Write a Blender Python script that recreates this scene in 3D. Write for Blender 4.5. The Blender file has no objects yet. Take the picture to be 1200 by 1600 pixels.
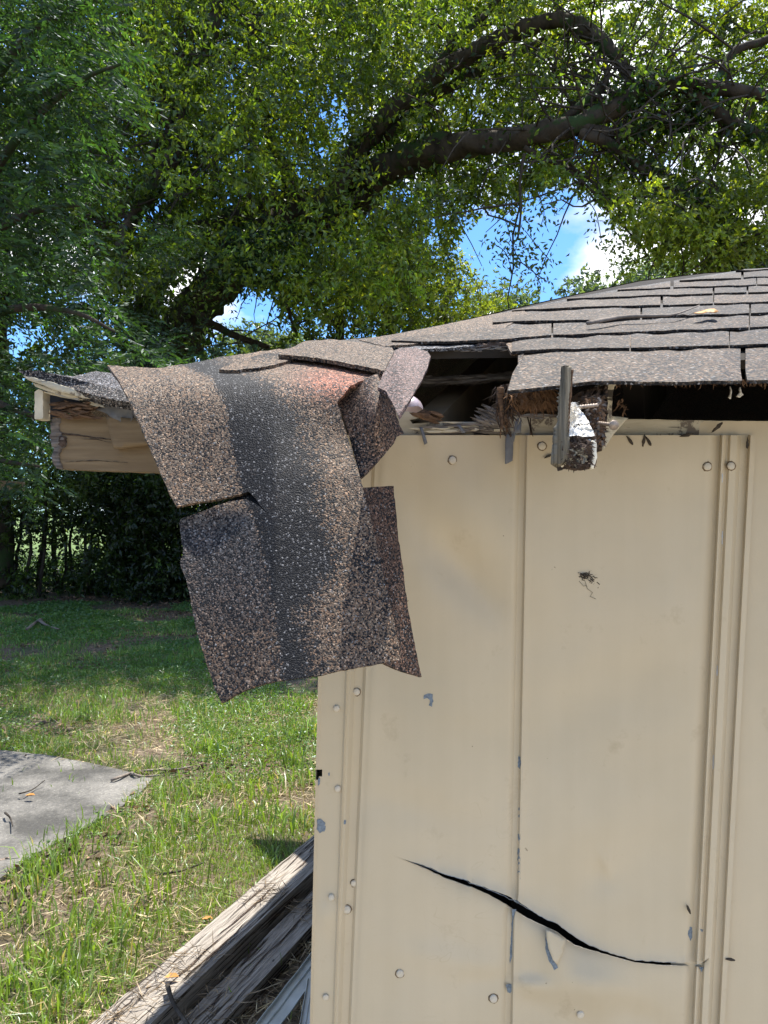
import bpy, bmesh, math, random
import numpy as np
from mathutils import Vector, noise as mn
from mathutils.geometry import delaunay_2d_cdt
random.seed(7); rng = np.random.default_rng(11)
S = bpy.context.scene
C = S.collection
CH = 1.6                                    # eye height
# ---------------------------------------------------------------- camera, sky, sun, exposure
cam = bpy.data.objects.new('camera', bpy.data.cameras.new('camera')); C.objects.link(cam)
cam.location = (0, 0, CH); cam.rotation_euler = (math.radians(90), 0, 0)
cam.data.sensor_width = 36; cam.data.lens = 27.0; cam.data.clip_start = 0.05; cam.data.clip_end = 2000
S.camera = cam
SUN_DIR = Vector((0.14, 0.25, 0.96)).normalized()      # towards the sun
sun = bpy.data.objects.new('sun', bpy.data.lights.new('sun', 'SUN')); C.objects.link(sun)
sun.data.energy = 5.0; sun.data.angle = math.radians(0.53); sun.data.color = (1.0, 0.95, 0.87)
sun.rotation_euler = SUN_DIR.to_track_quat('Z', 'Y').to_euler()
W = bpy.data.worlds.new('World'); S.world = W; W.use_nodes = True
nt = W.node_tree; nt.nodes.clear()
def N(nt, t, **k):
    n = nt.nodes.new(t)
    for a, b in k.items():
        if a.startswith('i_'):
            key = a[2:]; key = int(key) if key.isdigit() else key.replace('_', ' ')
            n.inputs[key].default_value = b
        else: setattr(n, a, b)
    return n
sky = N(nt, 'ShaderNodeTexSky', sky_type='NISHITA'); sky.sun_disc = False
sky.sun_elevation = math.asin(SUN_DIR.z); sky.sun_rotation = math.atan2(SUN_DIR.x, SUN_DIR.y)
sky.ozone_density = 2.0; sky.air_density = 1.0; sky.dust_density = 0.6
tc = N(nt, 'ShaderNodeTexCoord'); mp = N(nt, 'ShaderNodeMapping'); mp.inputs['Scale'].default_value = (1, 1, 2.0)
mp.inputs['Location'].default_value = (0.35, 0.1, 0.05)
cn = N(nt, 'ShaderNodeTexNoise', i_Scale=2.6, i_Detail=8.0, i_Roughness=0.52)
cr = N(nt, 'ShaderNodeValToRGB'); cr.color_ramp.elements[0].position = 0.50; cr.color_ramp.elements[1].position = 0.58
cn2 = N(nt, 'ShaderNodeTexNoise', i_Scale=5.0, i_Detail=5.0)
cc = N(nt, 'ShaderNodeValToRGB'); cc.color_ramp.elements[0].color = (3.6, 4.1, 4.9, 1); cc.color_ramp.elements[1].color = (8.5, 8.6, 8.8, 1)
cc.color_ramp.elements[0].position = 0.38; cc.color_ramp.elements[1].position = 0.6
sc = N(nt, 'ShaderNodeMix', data_type='RGBA', blend_type='MULTIPLY'); sc.inputs['Factor'].default_value = 1
sc.inputs['B'].default_value = (0.52, 0.82, 1.15, 1)
mx = N(nt, 'ShaderNodeMix', data_type='RGBA'); bg = N(nt, 'ShaderNodeBackground', i_Strength=0.125); wo = N(nt, 'ShaderNodeOutputWorld')
L = nt.links.new
L(tc.outputs['Generated'], mp.inputs['Vector']); L(mp.outputs[0], cn.inputs['Vector']); L(mp.outputs[0], cn2.inputs['Vector'])
L(cn.outputs['Fac'], cr.inputs[0]); L(cn2.outputs['Fac'], cc.inputs[0]); L(cr.outputs[0], mx.inputs['Factor'])
L(sky.outputs[0], sc.inputs['A']); L(sc.outputs['Result'], mx.inputs['A']); L(cc.outputs[0], mx.inputs['B']); L(mx.outputs['Result'], bg.inputs[0]); L(bg.outputs[0], wo.inputs[0])
S.view_settings.view_transform = 'Standard'; S.view_settings.look = 'None'
S.view_settings.exposure = 1.0; S.view_settings.gamma = 1.0; S.view_settings.use_curve_mapping = False
S.render.engine = 'CYCLES'
S.cycles.max_bounces = 6; S.cycles.transmission_bounces = 4; S.cycles.diffuse_bounces = 4

# ---------------------------------------------------------------- geometry helpers
def P(u, v, d): return Vector(((u-600)/1200*d, d, CH+(800-v)/1200*d))      # a sight line at distance d
def Gd(v, z=0.0): return (CH-z)*1200/(v-800)
def G(u, v, z=0.0): return P(u, v, Gd(v, z))
def roofy(v, h=0.0): return (0.218-h)/(0.42-(800-v)/1200)                   # distance of the front roof slope
def RP(u, v, h=0.0): return P(u, v, roofy(v, h))
def lerp(x, xs, ys): return float(np.interp(x, xs, ys))
def ss(a, b, x):
    t = min(1, max(0, (x-a)/(b-a))); return t*t*(3-2*t)
def wloc(o):
    p = Vector(o.location)
    while o.parent: o = o.parent; p += Vector(o.location)
    return p
def tag(o, label=None, cat=None, group=None, kind=None):
    if label: o['label'] = label
    if cat: o['category'] = cat
    if group: o['group'] = group
    if kind: o['kind'] = kind
    return o
def thing(name, loc, label, cat, group=None):
    o = bpy.data.objects.new(name, None); o.empty_display_size = 0.1; C.objects.link(o); o.location = loc
    return tag(o, label, cat, group)
def mk(name, vs, fs, mat, parent=None, smooth=False, attrs=None, origin=None):
    """one mesh object from world-space vertices"""
    vs = np.asarray([tuple(v) for v in vs], dtype=np.float64) if not isinstance(vs, np.ndarray) else vs
    o0 = np.array(origin if origin is not None else vs.mean(0))
    me = bpy.data.meshes.new(name)
    if isinstance(fs, np.ndarray):
        n, k = fs.shape
        me.vertices.add(len(vs)); me.vertices.foreach_set('co', (vs-o0).astype(np.float32).ravel())
        me.loops.add(n*k); me.loops.foreach_set('vertex_index', fs.astype(np.int32).ravel())
        me.polygons.add(n); me.polygons.foreach_set('loop_start', np.arange(0, n*k, k, dtype=np.int32))
        me.polygons.foreach_set('loop_total', np.full(n, k, dtype=np.int32)); me.update(calc_edges=True)
    else:
        me.from_pydata((vs-o0).tolist(), [], fs); me.update()
    me.materials.append(mat)
    if smooth: me.polygons.foreach_set('use_smooth', [True]*len(me.polygons))
    for nm, a in (attrs or {}).items():
        a = np.asarray(a, dtype=np.float32)
        if a.ndim == 1:
            at = me.attributes.new(nm, 'FLOAT', 'POINT'); at.data.foreach_set('value', a)
        else:
            at = me.attributes.new(nm, 'FLOAT_COLOR', 'POINT'); at.data.foreach_set('color', np.c_[a, np.ones(len(a))].astype(np.float32).ravel())
    o = bpy.data.objects.new(name, me); C.objects.link(o)
    if parent is not None:
        o.parent = parent; o.location = Vector(o0)-wloc(parent)
    else: o.location = Vector(o0)
    return o
def resample(pts, step, jit=0.0, closed=True):
    out = []; n = len(pts)
    for i in range(n if closed else n-1):
        a = pts[i]; b = pts[(i+1) % n]; d = math.hypot(b[0]-a[0], b[1]-a[1]); k = max(1, int(d/step))
        for j in range(k):
            t = j/k; q = jit if j else jit*0.4
            out.append((a[0]+(b[0]-a[0])*t+random.uniform(-q, q), a[1]+(b[1]-a[1])*t+random.uniform(-q, q)))
    if not closed: out.append(pts[-1])
    return out
def inpoly(x, y, pts):
    c = False; j = len(pts)-1
    for i in range(len(pts)):
        xi, yi = pts[i]; xj, yj = pts[j]
        if (yi > y) != (yj > y) and x < (xj-xi)*(y-yi)/(yj-yi)+xi: c = not c
        j = i
    return c
def tri2d(pts, step, jit=0.0):
    ol = resample(pts, step, jit); n = len(ol)
    us = [p[0] for p in ol]; vv = [p[1] for p in ol]
    inner = []; arr = np.array(ol); y = min(vv)+step*0.6; r = 0
    while y < max(vv):
        x = min(us)+(step*0.5 if r % 2 else 0)
        while x < max(us):
            if inpoly(x, y, ol) and np.min((arr[:, 0]-x)**2+(arr[:, 1]-y)**2) > (0.45*step)**2:
                inner.append((x+random.uniform(-.1, .1)*step, y+random.uniform(-.1, .1)*step))
            x += step
        y += step*0.87; r += 1
    allp = ol+inner
    res = delaunay_2d_cdt([Vector(p) for p in allp], [(i, (i+1) % n) for i in range(n)], [], 1, 1e-5)
    vs = [(v.x, v.y) for v in res[0]]; fs = [tuple(f) for f in res[2]]
    fs2 = []
    for f in fs:
        a, b, c = [vs[i] for i in f[:3]]
        if inpoly((a[0]+b[0]+c[0])/3, (a[1]+b[1]+c[1])/3, ol): fs2.append(f)
    return vs, fs2
def sheet(name, pts, dfn, th, mat, parent=None, step=8, jit=0.0, attr=None, smooth=True, offs=None, rough=0.0, nscale=60):
    """thin solid whose face follows outline pts; dfn(u,v) gives its distance, th its thickness"""
    offs = offs or ('y' if rough or not smooth else 'normal')
    vs, fs = tri2d(pts, step, jit)
    if callable(dfn): W3 = [P(u, v, dfn(u, v)) for u, v in vs]
    else: W3 = [P(u, v, dfn) for u, v in vs]
    if rough:
        W3 = [p+Vector((0, 1, 0.3))*rough*mn.noise(p*nscale) for p in W3]
    n = len(W3); nor = [Vector() for _ in range(n)]
    F = []
    for f in fs:
        a, b, c = W3[f[0]], W3[f[1]], W3[f[2]]
        m = (b-a).cross(c-a)
        if m.dot(a-Vector((0, 0, CH))) > 0: f = tuple(reversed(f)); m = -m
        F.append(f)
        for i in f: nor[i] += m
    back = []
    for i in range(n):
        q = nor[i].normalized() if nor[i].length else Vector((0, -1, 0))
        back.append(W3[i]-q*th if offs == 'normal' else W3[i]+Vector((0, th, 0)))
    ec = {}
    for f in F:
        for i in range(len(f)):
            a, b = f[i], f[(i+1) % len(f)]; ec[(a, b)] = 1
    allf = list(F)+[tuple(reversed([i+n for i in f])) for f in F]
    for (a, b) in ec:
        if (b, a) not in ec: allf.append((b, a, a+n, b+n))
    at = {}
    if attr:
        vals = [attr(u, v) for u, v in vs]
        at = {'tint': np.array([x[0] for x in vals]*2), 'frac': np.array([x[1] for x in vals]*2)}
    return mk(name, W3+back, allf, mat, parent, smooth, at)
def autosharp(o, ang=40):
    me = o.data; bm = bmesh.new(); bm.from_mesh(me)
    for e in bm.edges:
        if len(e.link_faces) != 2 or e.calc_face_angle(0) > math.radians(ang): e.smooth = False
    bm.to_mesh(me); bm.free(); return o
def box_between(name, a, b, w, h, mat, parent=None, up=Vector((0, 0, 1)), seg=24, rough=0.0, ns=20, bev=0.0, attrs=None):
    """beam from a to b, w across and h along up, with worn, uneven faces"""
    a = Vector(a); b = Vector(b); d = (b-a).normalized(); s = d.cross(up).normalized(); t = s.cross(d)
    prof = []
    K = 5
    cs = [(-.5, -.5), (.5, -.5), (.5, .5), (-.5, .5)]
    for i in range(4):
        p, q = cs[i], cs[(i+1) % 4]
        for j in range(K): prof.append((p[0]+(q[0]-p[0])*j/K, p[1]+(q[1]-p[1])*j/K))
    m = len(prof); vs = []; fs = []
    for i in range(seg+1):
        c = a+(b-a)*(i/seg)
        for (x, y) in prof:
            corner = (abs(x) > .49 and abs(y) > .49); q = 1-bev if corner else 1
            p = c+s*x*w*q+t*y*h*q
            if rough: p = p+(s*x+t*y).normalized()*rough*(mn.noise(p*ns)+0.5*mn.noise(p*ns*3.1))
            vs.append(p)
    for i in range(seg):
        for j in range(m):
            k = (j+1) % m; fs.append((i*m+j, i*m+k, (i+1)*m+k, (i+1)*m+j))
    fs.append(tuple(range(m-1, -1, -1))); fs.append(tuple(seg*m+j for j in range(m)))
    return autosharp(mk(name, vs, fs, mat, parent, True))
def tubes(name, chains, mat, parent=None, sides=8, rough=0.0, ns=3.0, smooth=True):
    """chains: lists of (point, radius) -> one joined mesh of tapered limbs"""
    vs = []; fs = []
    for ch in chains:
        base = len(vs); n = len(ch); pr = None
        for i, (p, r) in enumerate(ch):
            p = Vector(p); d = (Vector(ch[min(i+1, n-1)][0])-Vector(ch[max(i-1, 0)][0])).normalized()
            if pr is None: pr = d.orthogonal().normalized()
            pr = (pr-d*pr.dot(d)).normalized(); q = d.cross(pr)
            for k in range(sides):
                an = 2*math.pi*k/sides; dr = pr*math.cos(an)+q*math.sin(an)
                rr = r*(1+rough*mn.noise((p+dr*r)*ns)) if rough else r
                vs.append(p+dr*rr)
        for i in range(n-1):
            for k in range(sides):
                l = (k+1) % sides; fs.append((base+i*sides+k, base+i*sides+l, base+(i+1)*sides+l, base+(i+1)*sides+k))
        fs.append(tuple(base+k for k in range(sides-1, -1, -1))); fs.append(tuple(base+(n-1)*sides+k for k in range(sides)))
    return mk(name, vs, fs, mat, parent, smooth)
def spline(pts, k=5):
    """catmull-rom through tuples of any length"""
    A = np.array(pts, float); out = []
    for i in range(len(A)-1):
        p0 = A[max(i-1, 0)]; p1 = A[i]; p2 = A[i+1]; p3 = A[min(i+2, len(A)-1)]
        for j in range(k):
            t = j/k; out.append(.5*((2*p1)+(-p0+p2)*t+(2*p0-5*p1+4*p2-p3)*t*t+(-p0+3*p1-3*p2+p3)*t**3))
    out.append(A[-1]); return np.array(out)

# ---------------------------------------------------------------- materials
def newmat(name):
    m = bpy.data.materials.new(name); m.use_nodes = True; t = m.node_tree; t.nodes.clear()
    o = N(t, 'ShaderNodeOutputMaterial'); return m, t, o
def ramp(t, stops):
    r = N(t, 'ShaderNodeValToRGB'); e = r.color_ramp.elements
    while len(e) < len(stops): e.new(0.5)
    for i, (p, c) in enumerate(stops): e[i].position = p; e[i].color = (*c, 1)
    return r
def mixc(t, a, b, f=None, mode='MIX'):
    m = N(t, 'ShaderNodeMix', data_type='RGBA', blend_type=mode)
    for key, x in (('A', a), ('B', b), ('Factor', f)):
        if x is None: continue
        if hasattr(x, 'links') or isinstance(x, bpy.types.NodeSocket): t.links.new(x, m.inputs[key])
        elif isinstance(x, tuple): m.inputs[key].default_value = (*x, 1)
        else: m.inputs[key].default_value = x
    return m.outputs['Result']
def shingle_mat(name='asphalt_granules', gs=700.0):
    m, t, o = newmat(name); l = t.links.new
    tc = N(t, 'ShaderNodeTexCoord'); vo = N(t, 'ShaderNodeTexVoronoi', i_Scale=gs); l(tc.outputs['Object'], vo.inputs['Vector'])
    sp = N(t, 'ShaderNodeSeparateColor'); l(vo.outputs['Color'], sp.inputs[0])
    at = N(t, 'ShaderNodeAttribute', attribute_name='tint'); fr = N(t, 'ShaderNodeAttribute', attribute_name='frac')
    lo = N(t, 'ShaderNodeTexNoise', i_Scale=14.0, i_Detail=8.0, i_Roughness=0.8); l(tc.outputs['Object'], lo.inputs['Vector'])
    a1 = N(t, 'ShaderNodeMath', operation='MULTIPLY_ADD', i_1=.7, i_2=-0.35); l(lo.outputs['Fac'], a1.inputs[0])
    a2 = N(t, 'ShaderNodeMath', operation='ADD'); l(fr.outputs['Fac'], a2.inputs[0]); l(a1.outputs[0], a2.inputs[1])
    df = N(t, 'ShaderNodeMath', operation='SUBTRACT'); l(a2.outputs[0], df.inputs[0]); l(sp.outputs[0], df.inputs[1])
    mu = N(t, 'ShaderNodeMath', operation='MULTIPLY_ADD', i_1=6.0, i_2=0.5); mu.use_clamp = True; l(df.outputs[0], mu.inputs[0])
    var = ramp(t, [(0.0, (.38, .36, .35)), (.5, (.85, .82, .8)), (.88, (1.15, 1.1, 1.05)), (.95, (1.9, 1.9, 1.9)), (1.0, (2.4, 2.4, 2.4))])
    l(sp.outputs[1], var.inputs[0])
    lite = mixc(t, at.outputs['Color'], var.outputs[0], 1.0, 'MULTIPLY')
    hue = ramp(t, [(0.0, (1.15, .95, .8)), (.5, (1, 1, 1)), (1.0, (.9, .97, 1.0))]); l(sp.outputs[2], hue.inputs[0])
    lite = mixc(t, lite, hue.outputs[0], 1.0, 'MULTIPLY')
    dark = ramp(t, [(0.0, (.005, .005, .006)), (.8, (.014, .014, .015)), (.93, (.035, .035, .037)), (1, (.25, .24, .23))]); l(sp.outputs[1], dark.inputs[0])
    col = mixc(t, dark.outputs[0], lite, mu.outputs[0])
    b = N(t, 'ShaderNodeBsdfPrincipled', i_Roughness=0.62); l(col, b.inputs['Base Color'])
    b.inputs['Specular IOR Level'].default_value = 0.18
    bp = N(t, 'ShaderNodeBump', i_Strength=0.55, i_Distance=0.0012); l(vo.outputs['Distance'], bp.inputs['Height']); bp.invert = True
    l(bp.outputs[0], b.inputs['Normal']); l(b.outputs[0], o.inputs[0]); return m
def wood_mat(name, c1, c2, sc, bump=0.002, rough=0.8, patch=None, pamt=0.5, pscale=9, crackc=None):
    m, t, o = newmat(name); l = t.links.new
    tc = N(t, 'ShaderNodeTexCoord'); mp = N(t, 'ShaderNodeMapping'); mp.inputs['Scale'].default_value = sc; l(tc.outputs['Object'], mp.inputs['Vector'])
    n1 = N(t, 'ShaderNodeTexNoise', i_Scale=1.0, i_Detail=7.0, i_Roughness=0.65, i_Distortion=0.35); l(mp.outputs[0], n1.inputs['Vector'])
    r = ramp(t, [(0.32, c1), (0.66, c2)]); l(n1.outputs['Fac'], r.inputs[0]); col = r.outputs[0]
    n3 = N(t, 'ShaderNodeTexNoise', i_Scale=0.55, i_Detail=3.0); l(mp.outputs[0], n3.inputs['Vector'])
    if crackc:
        cr = ramp(t, [(0.0, (0, 0, 0)), (.36, (0, 0, 0)), (.385, (1, 1, 1)), (1, (1, 1, 1))]); l(n3.outputs['Fac'], cr.inputs[0])
        col = mixc(t, crackc, col, cr.outputs[0])
    if patch:
        n2 = N(t, 'ShaderNodeTexNoise', i_Scale=pscale, i_Detail=6.0, i_Roughness=0.7); l(tc.outputs['Object'], n2.inputs['Vector'])
        pr = ramp(t, [(pamt-0.02, (0, 0, 0)), (pamt+0.02, (1, 1, 1))]); l(n2.outputs['Fac'], pr.inputs[0])
        col = mixc(t, col, patch, pr.outputs[0])
    b = N(t, 'ShaderNodeBsdfPrincipled', i_Roughness=rough); l(col, b.inputs['Base Color']); b.inputs['Specular IOR Level'].default_value = 0.25
    bp = N(t, 'ShaderNodeBump', i_Strength=0.8, i_Distance=bump); l(n1.outputs['Fac'], bp.inputs['Height']); l(bp.outputs[0], b.inputs['Normal'])
    l(b.outputs[0], o.inputs[0]); return m
def flat_mat(name, c, rough=0.6, var=0.25, scale=30, bump=0.0, metal=0.0, spec=0.4):
    m, t, o = newmat(name); l = t.links.new
    tc = N(t, 'ShaderNodeTexCoord'); n1 = N(t, 'ShaderNodeTexNoise', i_Scale=scale, i_Detail=5.0); l(tc.outputs['Object'], n1.inputs['Vector'])
    r = ramp(t, [(0.3, tuple(x*(1-var) for x in c)), (0.7, tuple(min(1, x*(1+var)) for x in c))]); l(n1.outputs['Fac'], r.inputs[0])
    b = N(t, 'ShaderNodeBsdfPrincipled', i_Roughness=rough, i_Metallic=metal); l(r.outputs[0], b.inputs['Base Color']); b.inputs['Specular IOR Level'].default_value = spec
    if bump:
        bp = N(t, 'ShaderNodeBump', i_Strength=0.7, i_Distance=bump); l(n1.outputs['Fac'], bp.inputs['Height']); l(bp.outputs[0], b.inputs['Normal'])
    l(b.outputs[0], o.inputs[0]); return m
def leaf_mat(name, trans=0.55, gloss=0.035, rough=0.35, tcol=(1.55, 1.6, 0.5)):
    m, t, o = newmat(name); l = t.links.new
    at = N(t, 'ShaderNodeAttribute', attribute_name='tint')
    d = N(t, 'ShaderNodeBsdfDiffuse'); l(at.outputs['Color'], d.inputs[0])
    tr = N(t, 'ShaderNodeBsdfTranslucent'); l(mixc(t, at.outputs['Color'], tcol, 1.0, 'MULTIPLY'), tr.inputs[0])
    m1 = N(t, 'ShaderNodeMixShader', i_0=trans); l(d.outputs[0], m1.inputs[1]); l(tr.outputs[0], m1.inputs[2])
    g = N(t, 'ShaderNodeBsdfGlossy', i_Roughness=rough); g.inputs[0].default_value = (.85, .9, 1, 1)
    m2 = N(t, 'ShaderNodeMixShader', i_0=gloss); l(m1.outputs[0], m2.inputs[1]); l(g.outputs[0], m2.inputs[2]); l(m2.outputs[0], o.inputs[0]); return m
def wall_mat():
    m, t, o = newmat('beige_enamel'); l = t.links.new
    tc = N(t, 'ShaderNodeTexCoord')
    n1 = N(t, 'ShaderNodeTexNoise', i_Scale=3.2, i_Detail=5.0, i_Roughness=0.6); l(tc.outputs['Object'], n1.inputs['Vector'])
    r = ramp(t, [(0.3, (.51, .42, .275)), (0.7, (.585, .485, .328))]); l(n1.outputs['Fac'], r.inputs[0])
    mp = N(t, 'ShaderNodeMapping'); mp.inputs['Scale'].default_value = (45, 45, 1.6); l(tc.outputs['Object'], mp.inputs['Vector'])
    n2 = N(t, 'ShaderNodeTexNoise', i_Scale=1.0, i_Detail=4.0); l(mp.outputs[0], n2.inputs['Vector'])
    r2 = ramp(t, [(0.38, (.90, .885, .86)), (0.62, (1, 1, 1))]); l(n2.outputs['Fac'], r2.inputs[0])
    col = mixc(t, r.outputs[0], r2.outputs[0], 0.22, 'MULTIPLY')
    n5 = N(t, 'ShaderNodeTexNoise', i_Scale=14.0, i_Detail=6.0, i_Roughness=0.7); l(tc.outputs['Object'], n5.inputs['Vector'])
    r5 = ramp(t, [(0.60, (1, 1, 1)), (0.76, (.78, .75, .70))]); l(n5.outputs['Fac'], r5.inputs[0]); col = mixc(t, col, r5.outputs[0], 0.8, 'MULTIPLY')
    n3 = N(t, 'ShaderNodeTexNoise', i_Scale=70.0, i_Detail=4.0, i_Roughness=0.6); l(tc.outputs['Object'], n3.inputs['Vector'])
    r3 = ramp(t, [(0.735, (1, 1, 1)), (0.76, (.22, .18, .13))]); l(n3.outputs['Fac'], r3.inputs[0]); col = mixc(t, col, r3.outputs[0], 0.75, 'MULTIPLY')
    # hairline scratches
    mp2 = N(t, 'ShaderNodeMapping'); mp2.inputs['Scale'].default_value = (9, 9, 26); mp2.inputs['Rotation'].default_value = (0, .6, 0); l(tc.outputs['Object'], mp2.inputs['Vector'])
    n6 = N(t, 'ShaderNodeTexNoise', i_Scale=1.0, i_Detail=2.0, i_Distortion=1.3); l(mp2.outputs[0], n6.inputs['Vector'])
    r6 = ramp(t, [(0.0, (1, 1, 1)), (.3965, (1, 1, 1)), (.40, (.80, .76, .70)), (.4035, (1, 1, 1))]); l(n6.outputs['Fac'], r6.inputs[0]); 
    msk = ramp(t, [(0.55, (0, 0, 0)), (.66, (.7, .7, .7))]); l(n1.outputs['Fac'], msk.inputs[0])
    col = mixc(t, col, mixc(t, col, r6.outputs[0], 1.0, 'MULTIPLY'), msk.outputs[0])
    b = N(t, 'ShaderNodeBsdfPrincipled', i_Roughness=0.48); l(col, b.inputs['Base Color']); b.inputs['Specular IOR Level'].default_value = 0.4
    n4 = N(t, 'ShaderNodeTexNoise', i_Scale=330.0, i_Detail=3.0); l(tc.outputs['Object'], n4.inputs['Vector'])
    n7 = N(t, 'ShaderNodeTexNoise', i_Scale=9.0, i_Detail=2.0); l(tc.outputs['Object'], n7.inputs['Vector'])
    bp0 = N(t, 'ShaderNodeBump', i_Strength=0.6, i_Distance=0.004); l(n7.outputs['Fac'], bp0.inputs['Height'])
    bp = N(t, 'ShaderNodeBump', i_Strength=0.28, i_Distance=0.0006); l(n4.outputs['Fac'], bp.inputs['Height']); l(bp0.outputs[0], bp.inputs['Normal'])
    l(bp.outputs[0], b.inputs['Normal']); l(b.outputs[0], o.inputs[0]); return m
M_sh = shingle_mat(); M_sh2 = shingle_mat('roof_granules', 360.0); M_wall = wall_mat()
M_leaf = leaf_mat('broad_leaf'); M_pin = leaf_mat('feathery_leaf', 0.42, 0.03, 0.5, (1.1, 1.3, .6)); M_grass = leaf_mat('grass_blade', 0.4, 0.05, 0.4)
M_litter = leaf_mat('dry_leaf', 0.12, 0.03, 0.5, (1.2, 1.0, .7))
M_bark = wood_mat('oak_bark', (.018, .014, .010), (.085, .068, .05), (5, 5, 2.2), 0.03, 0.95, patch=(.035, .06, .02), pamt=.56, pscale=2.0)
M_stem = wood_mat('thin_stem', (.02, .016, .012), (.09, .075, .06), (30, 30, 8), 0.004, 0.95)
M_timber = wood_mat('weathered_timber', (.13, .112, .092), (.44, .395, .34), (130, 5, 130), 0.008, 0.9, crackc=(.05, .04, .03))
M_fascia = wood_mat('tan_painted_board', (.145, .10, .055), (.235, .172, .10), (7, 60, 95), 0.0014, 0.75, patch=(.20, .145, .09), pamt=.66, pscale=14)
M_plate = wood_mat('peeling_cream_board', (.40, .35, .25), (.56, .50, .37), (9, 60, 90), 0.0015, 0.75, patch=(.17, .14, .11), pamt=.60, pscale=22, crackc=(.06, .05, .04))
M_grey = wood_mat('grey_rotten_wood', (.05, .042, .036), (.22, .19, .165), (22, 22, 200), 0.002, 0.9)
M_greyh = wood_mat('grey_splintered_wood', (.05, .042, .036), (.27, .235, .20), (12, 120, 200), 0.002, 0.9)
M_greyv = wood_mat('grey_upright_lath', (.008, .007, .005), (.27, .235, .17), (330, 60, 11), 0.002, 0.9)
M_rot = wood_mat('dark_rot', (.012, .009, .007), (.11, .075, .055), (90, 90, 90), 0.003, 0.95)
M_rotpaint = wood_mat('flaking_white_paint_on_rot', (.55, .53, .48), (.82, .80, .74), (40, 14, 120), 0.003, 0.8, patch=(.035, .026, .02), pamt=.585, pscale=70)
M_brown = wood_mat('brown_rot', (.05, .03, .02), (.20, .12, .07), (25, 60, 180), 0.002, 0.95)
M_felt = flat_mat('black_felt', (.018, .018, .02), 0.9, .3, 60, 0.001)
M_inner = flat_mat('shade_dark_wood', (.02, .016, .012), 0.95, .4, 8)  # interior shade put into the wood colour, near black
M_beige_in = flat_mat('dusty_tan_rafter', (.16, .12, .07), 0.9, .3, 12)
M_chip = flat_mat('blue_grey_primer', (.17, .205, .235), 0.7, .35, 300)
M_screw = flat_mat('painted_screw_head', (.56, .49, .37), 0.5, .12, 200, 0.0003)
M_ring = flat_mat('dark_ring', (.16, .11, .06), 0.9, .3, 200)
M_steel = flat_mat('rusty_steel', (.30, .24, .19), 0.5, .3, 300, 0.0002, 0.5)
M_tape = flat_mat('grey_plastic_strip', (.13, .135, .145), 0.6, .2, 90)
M_trim = flat_mat('pale_grey_enamel', (.52, .55, .53), 0.4, .1, 25)
M_debris = flat_mat('brown_debris', (.05, .038, .026), 0.9, .4, 200)
M_twig = flat_mat('dry_twig', (.20, .165, .135), 0.9, .35, 60, 0.001)
M_amber = flat_mat('amber_leaf', (.42, .20, .045), 0.6, .25, 60)
M_pvc = flat_mat('mauve_plastic', (.42, .35, .37), 0.25, .1, 20, 0, 0, .6)
M_seed = flat_mat('fluff', (.6, .57, .5), 0.9, .2, 200)

# ================================================================ ground
def vn(x, y, s, seed=0):                     # cheap smooth noise on arrays
    r = np.random.default_rng(seed); o = 0; a = 0
    for k in range(7):
        th = r.uniform(0, 2*np.pi); f = s*r.uniform(.5, 2.2); ph = r.uniform(0, 6.28)
        o = o+np.sin((x*np.cos(th)+y*np.sin(th))*f+ph+1.7*np.sin((x*np.sin(th)-y*np.cos(th))*f*.6+ph*2)); a += 1
    return .5+.5*o/a*1.9
def ground_z(x, y): return 0.012*np.sin(x*3.1+y*1.3)+0.010*np.sin(y*4.7-x*2.2)
gx = np.concatenate([-np.geomspace(300, 6, 26)[:-1], np.linspace(-6, 6, 121), np.geomspace(6, 300, 26)[1:]])
gy = np.concatenate([-np.geomspace(300, 6, 22)[:-1], np.linspace(-6, 20, 241), np.geomspace(20, 400, 24)[1:]])
X, Y = np.meshgrid(gx, gy); Z = ground_z(X, Y)*((np.abs(X) < 6.1) & (Y < 20.1) & (Y > -6.1))
gv = np.stack([X.ravel(), Y.ravel(), Z.ravel()], 1); nx = len(gx); ii, jj = np.meshgrid(np.arange(nx-1), np.arange(len(gy)-1)); q = (jj*nx+ii).ravel()
gf = np.stack([q, q+1, q+nx+1, q+nx], 1)
m, t, o = newmat('earth_with_litter'); l = t.links.new
tc = N(t, 'ShaderNodeTexCoord'); n1 = N(t, 'ShaderNodeTexNoise', i_Scale=1.4, i_Detail=6.0, i_Roughness=.6); n2 = N(t, 'ShaderNodeTexNoise', i_Scale=32.0, i_Detail=7.0, i_Roughness=.75)
n3 = N(t, 'ShaderNodeTexVoronoi', i_Scale=38.0); n3.feature = 'F1'
for n_ in (n1, n2, n3): l(tc.outputs['Object'], n_.inputs['Vector'])
soil = ramp(t, [(.3, (.03, .022, .014)), (.5, (.13, .095, .06)), (.7, (.30, .235, .155))]); l(n2.outputs['Fac'], soil.inputs[0])
sep = N(t, 'ShaderNodeSeparateColor'); l(n3.outputs['Color'], sep.inputs[0])
lf = ramp(t, [(0, (.05, .033, .02)), (.5, (.12, .08, .05)), (1, (.27, .21, .15))]); l(sep.outputs[0], lf.inputs[0])
c1 = mixc(t, soil.outputs[0], lf.outputs[0], 0.5)
gr = ramp(t, [(.3, (.02, .04, .01)), (.7, (.055, .10, .02))]); l(n2.outputs['Fac'], gr.inputs[0])
gm = ramp(t, [(.50, (0, 0, 0)), (.64, (.8, .8, .8))]); l(n1.outputs['Fac'], gm.inputs[0])
col = mixc(t, c1, gr.outputs[0], gm.outputs[0])
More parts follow.
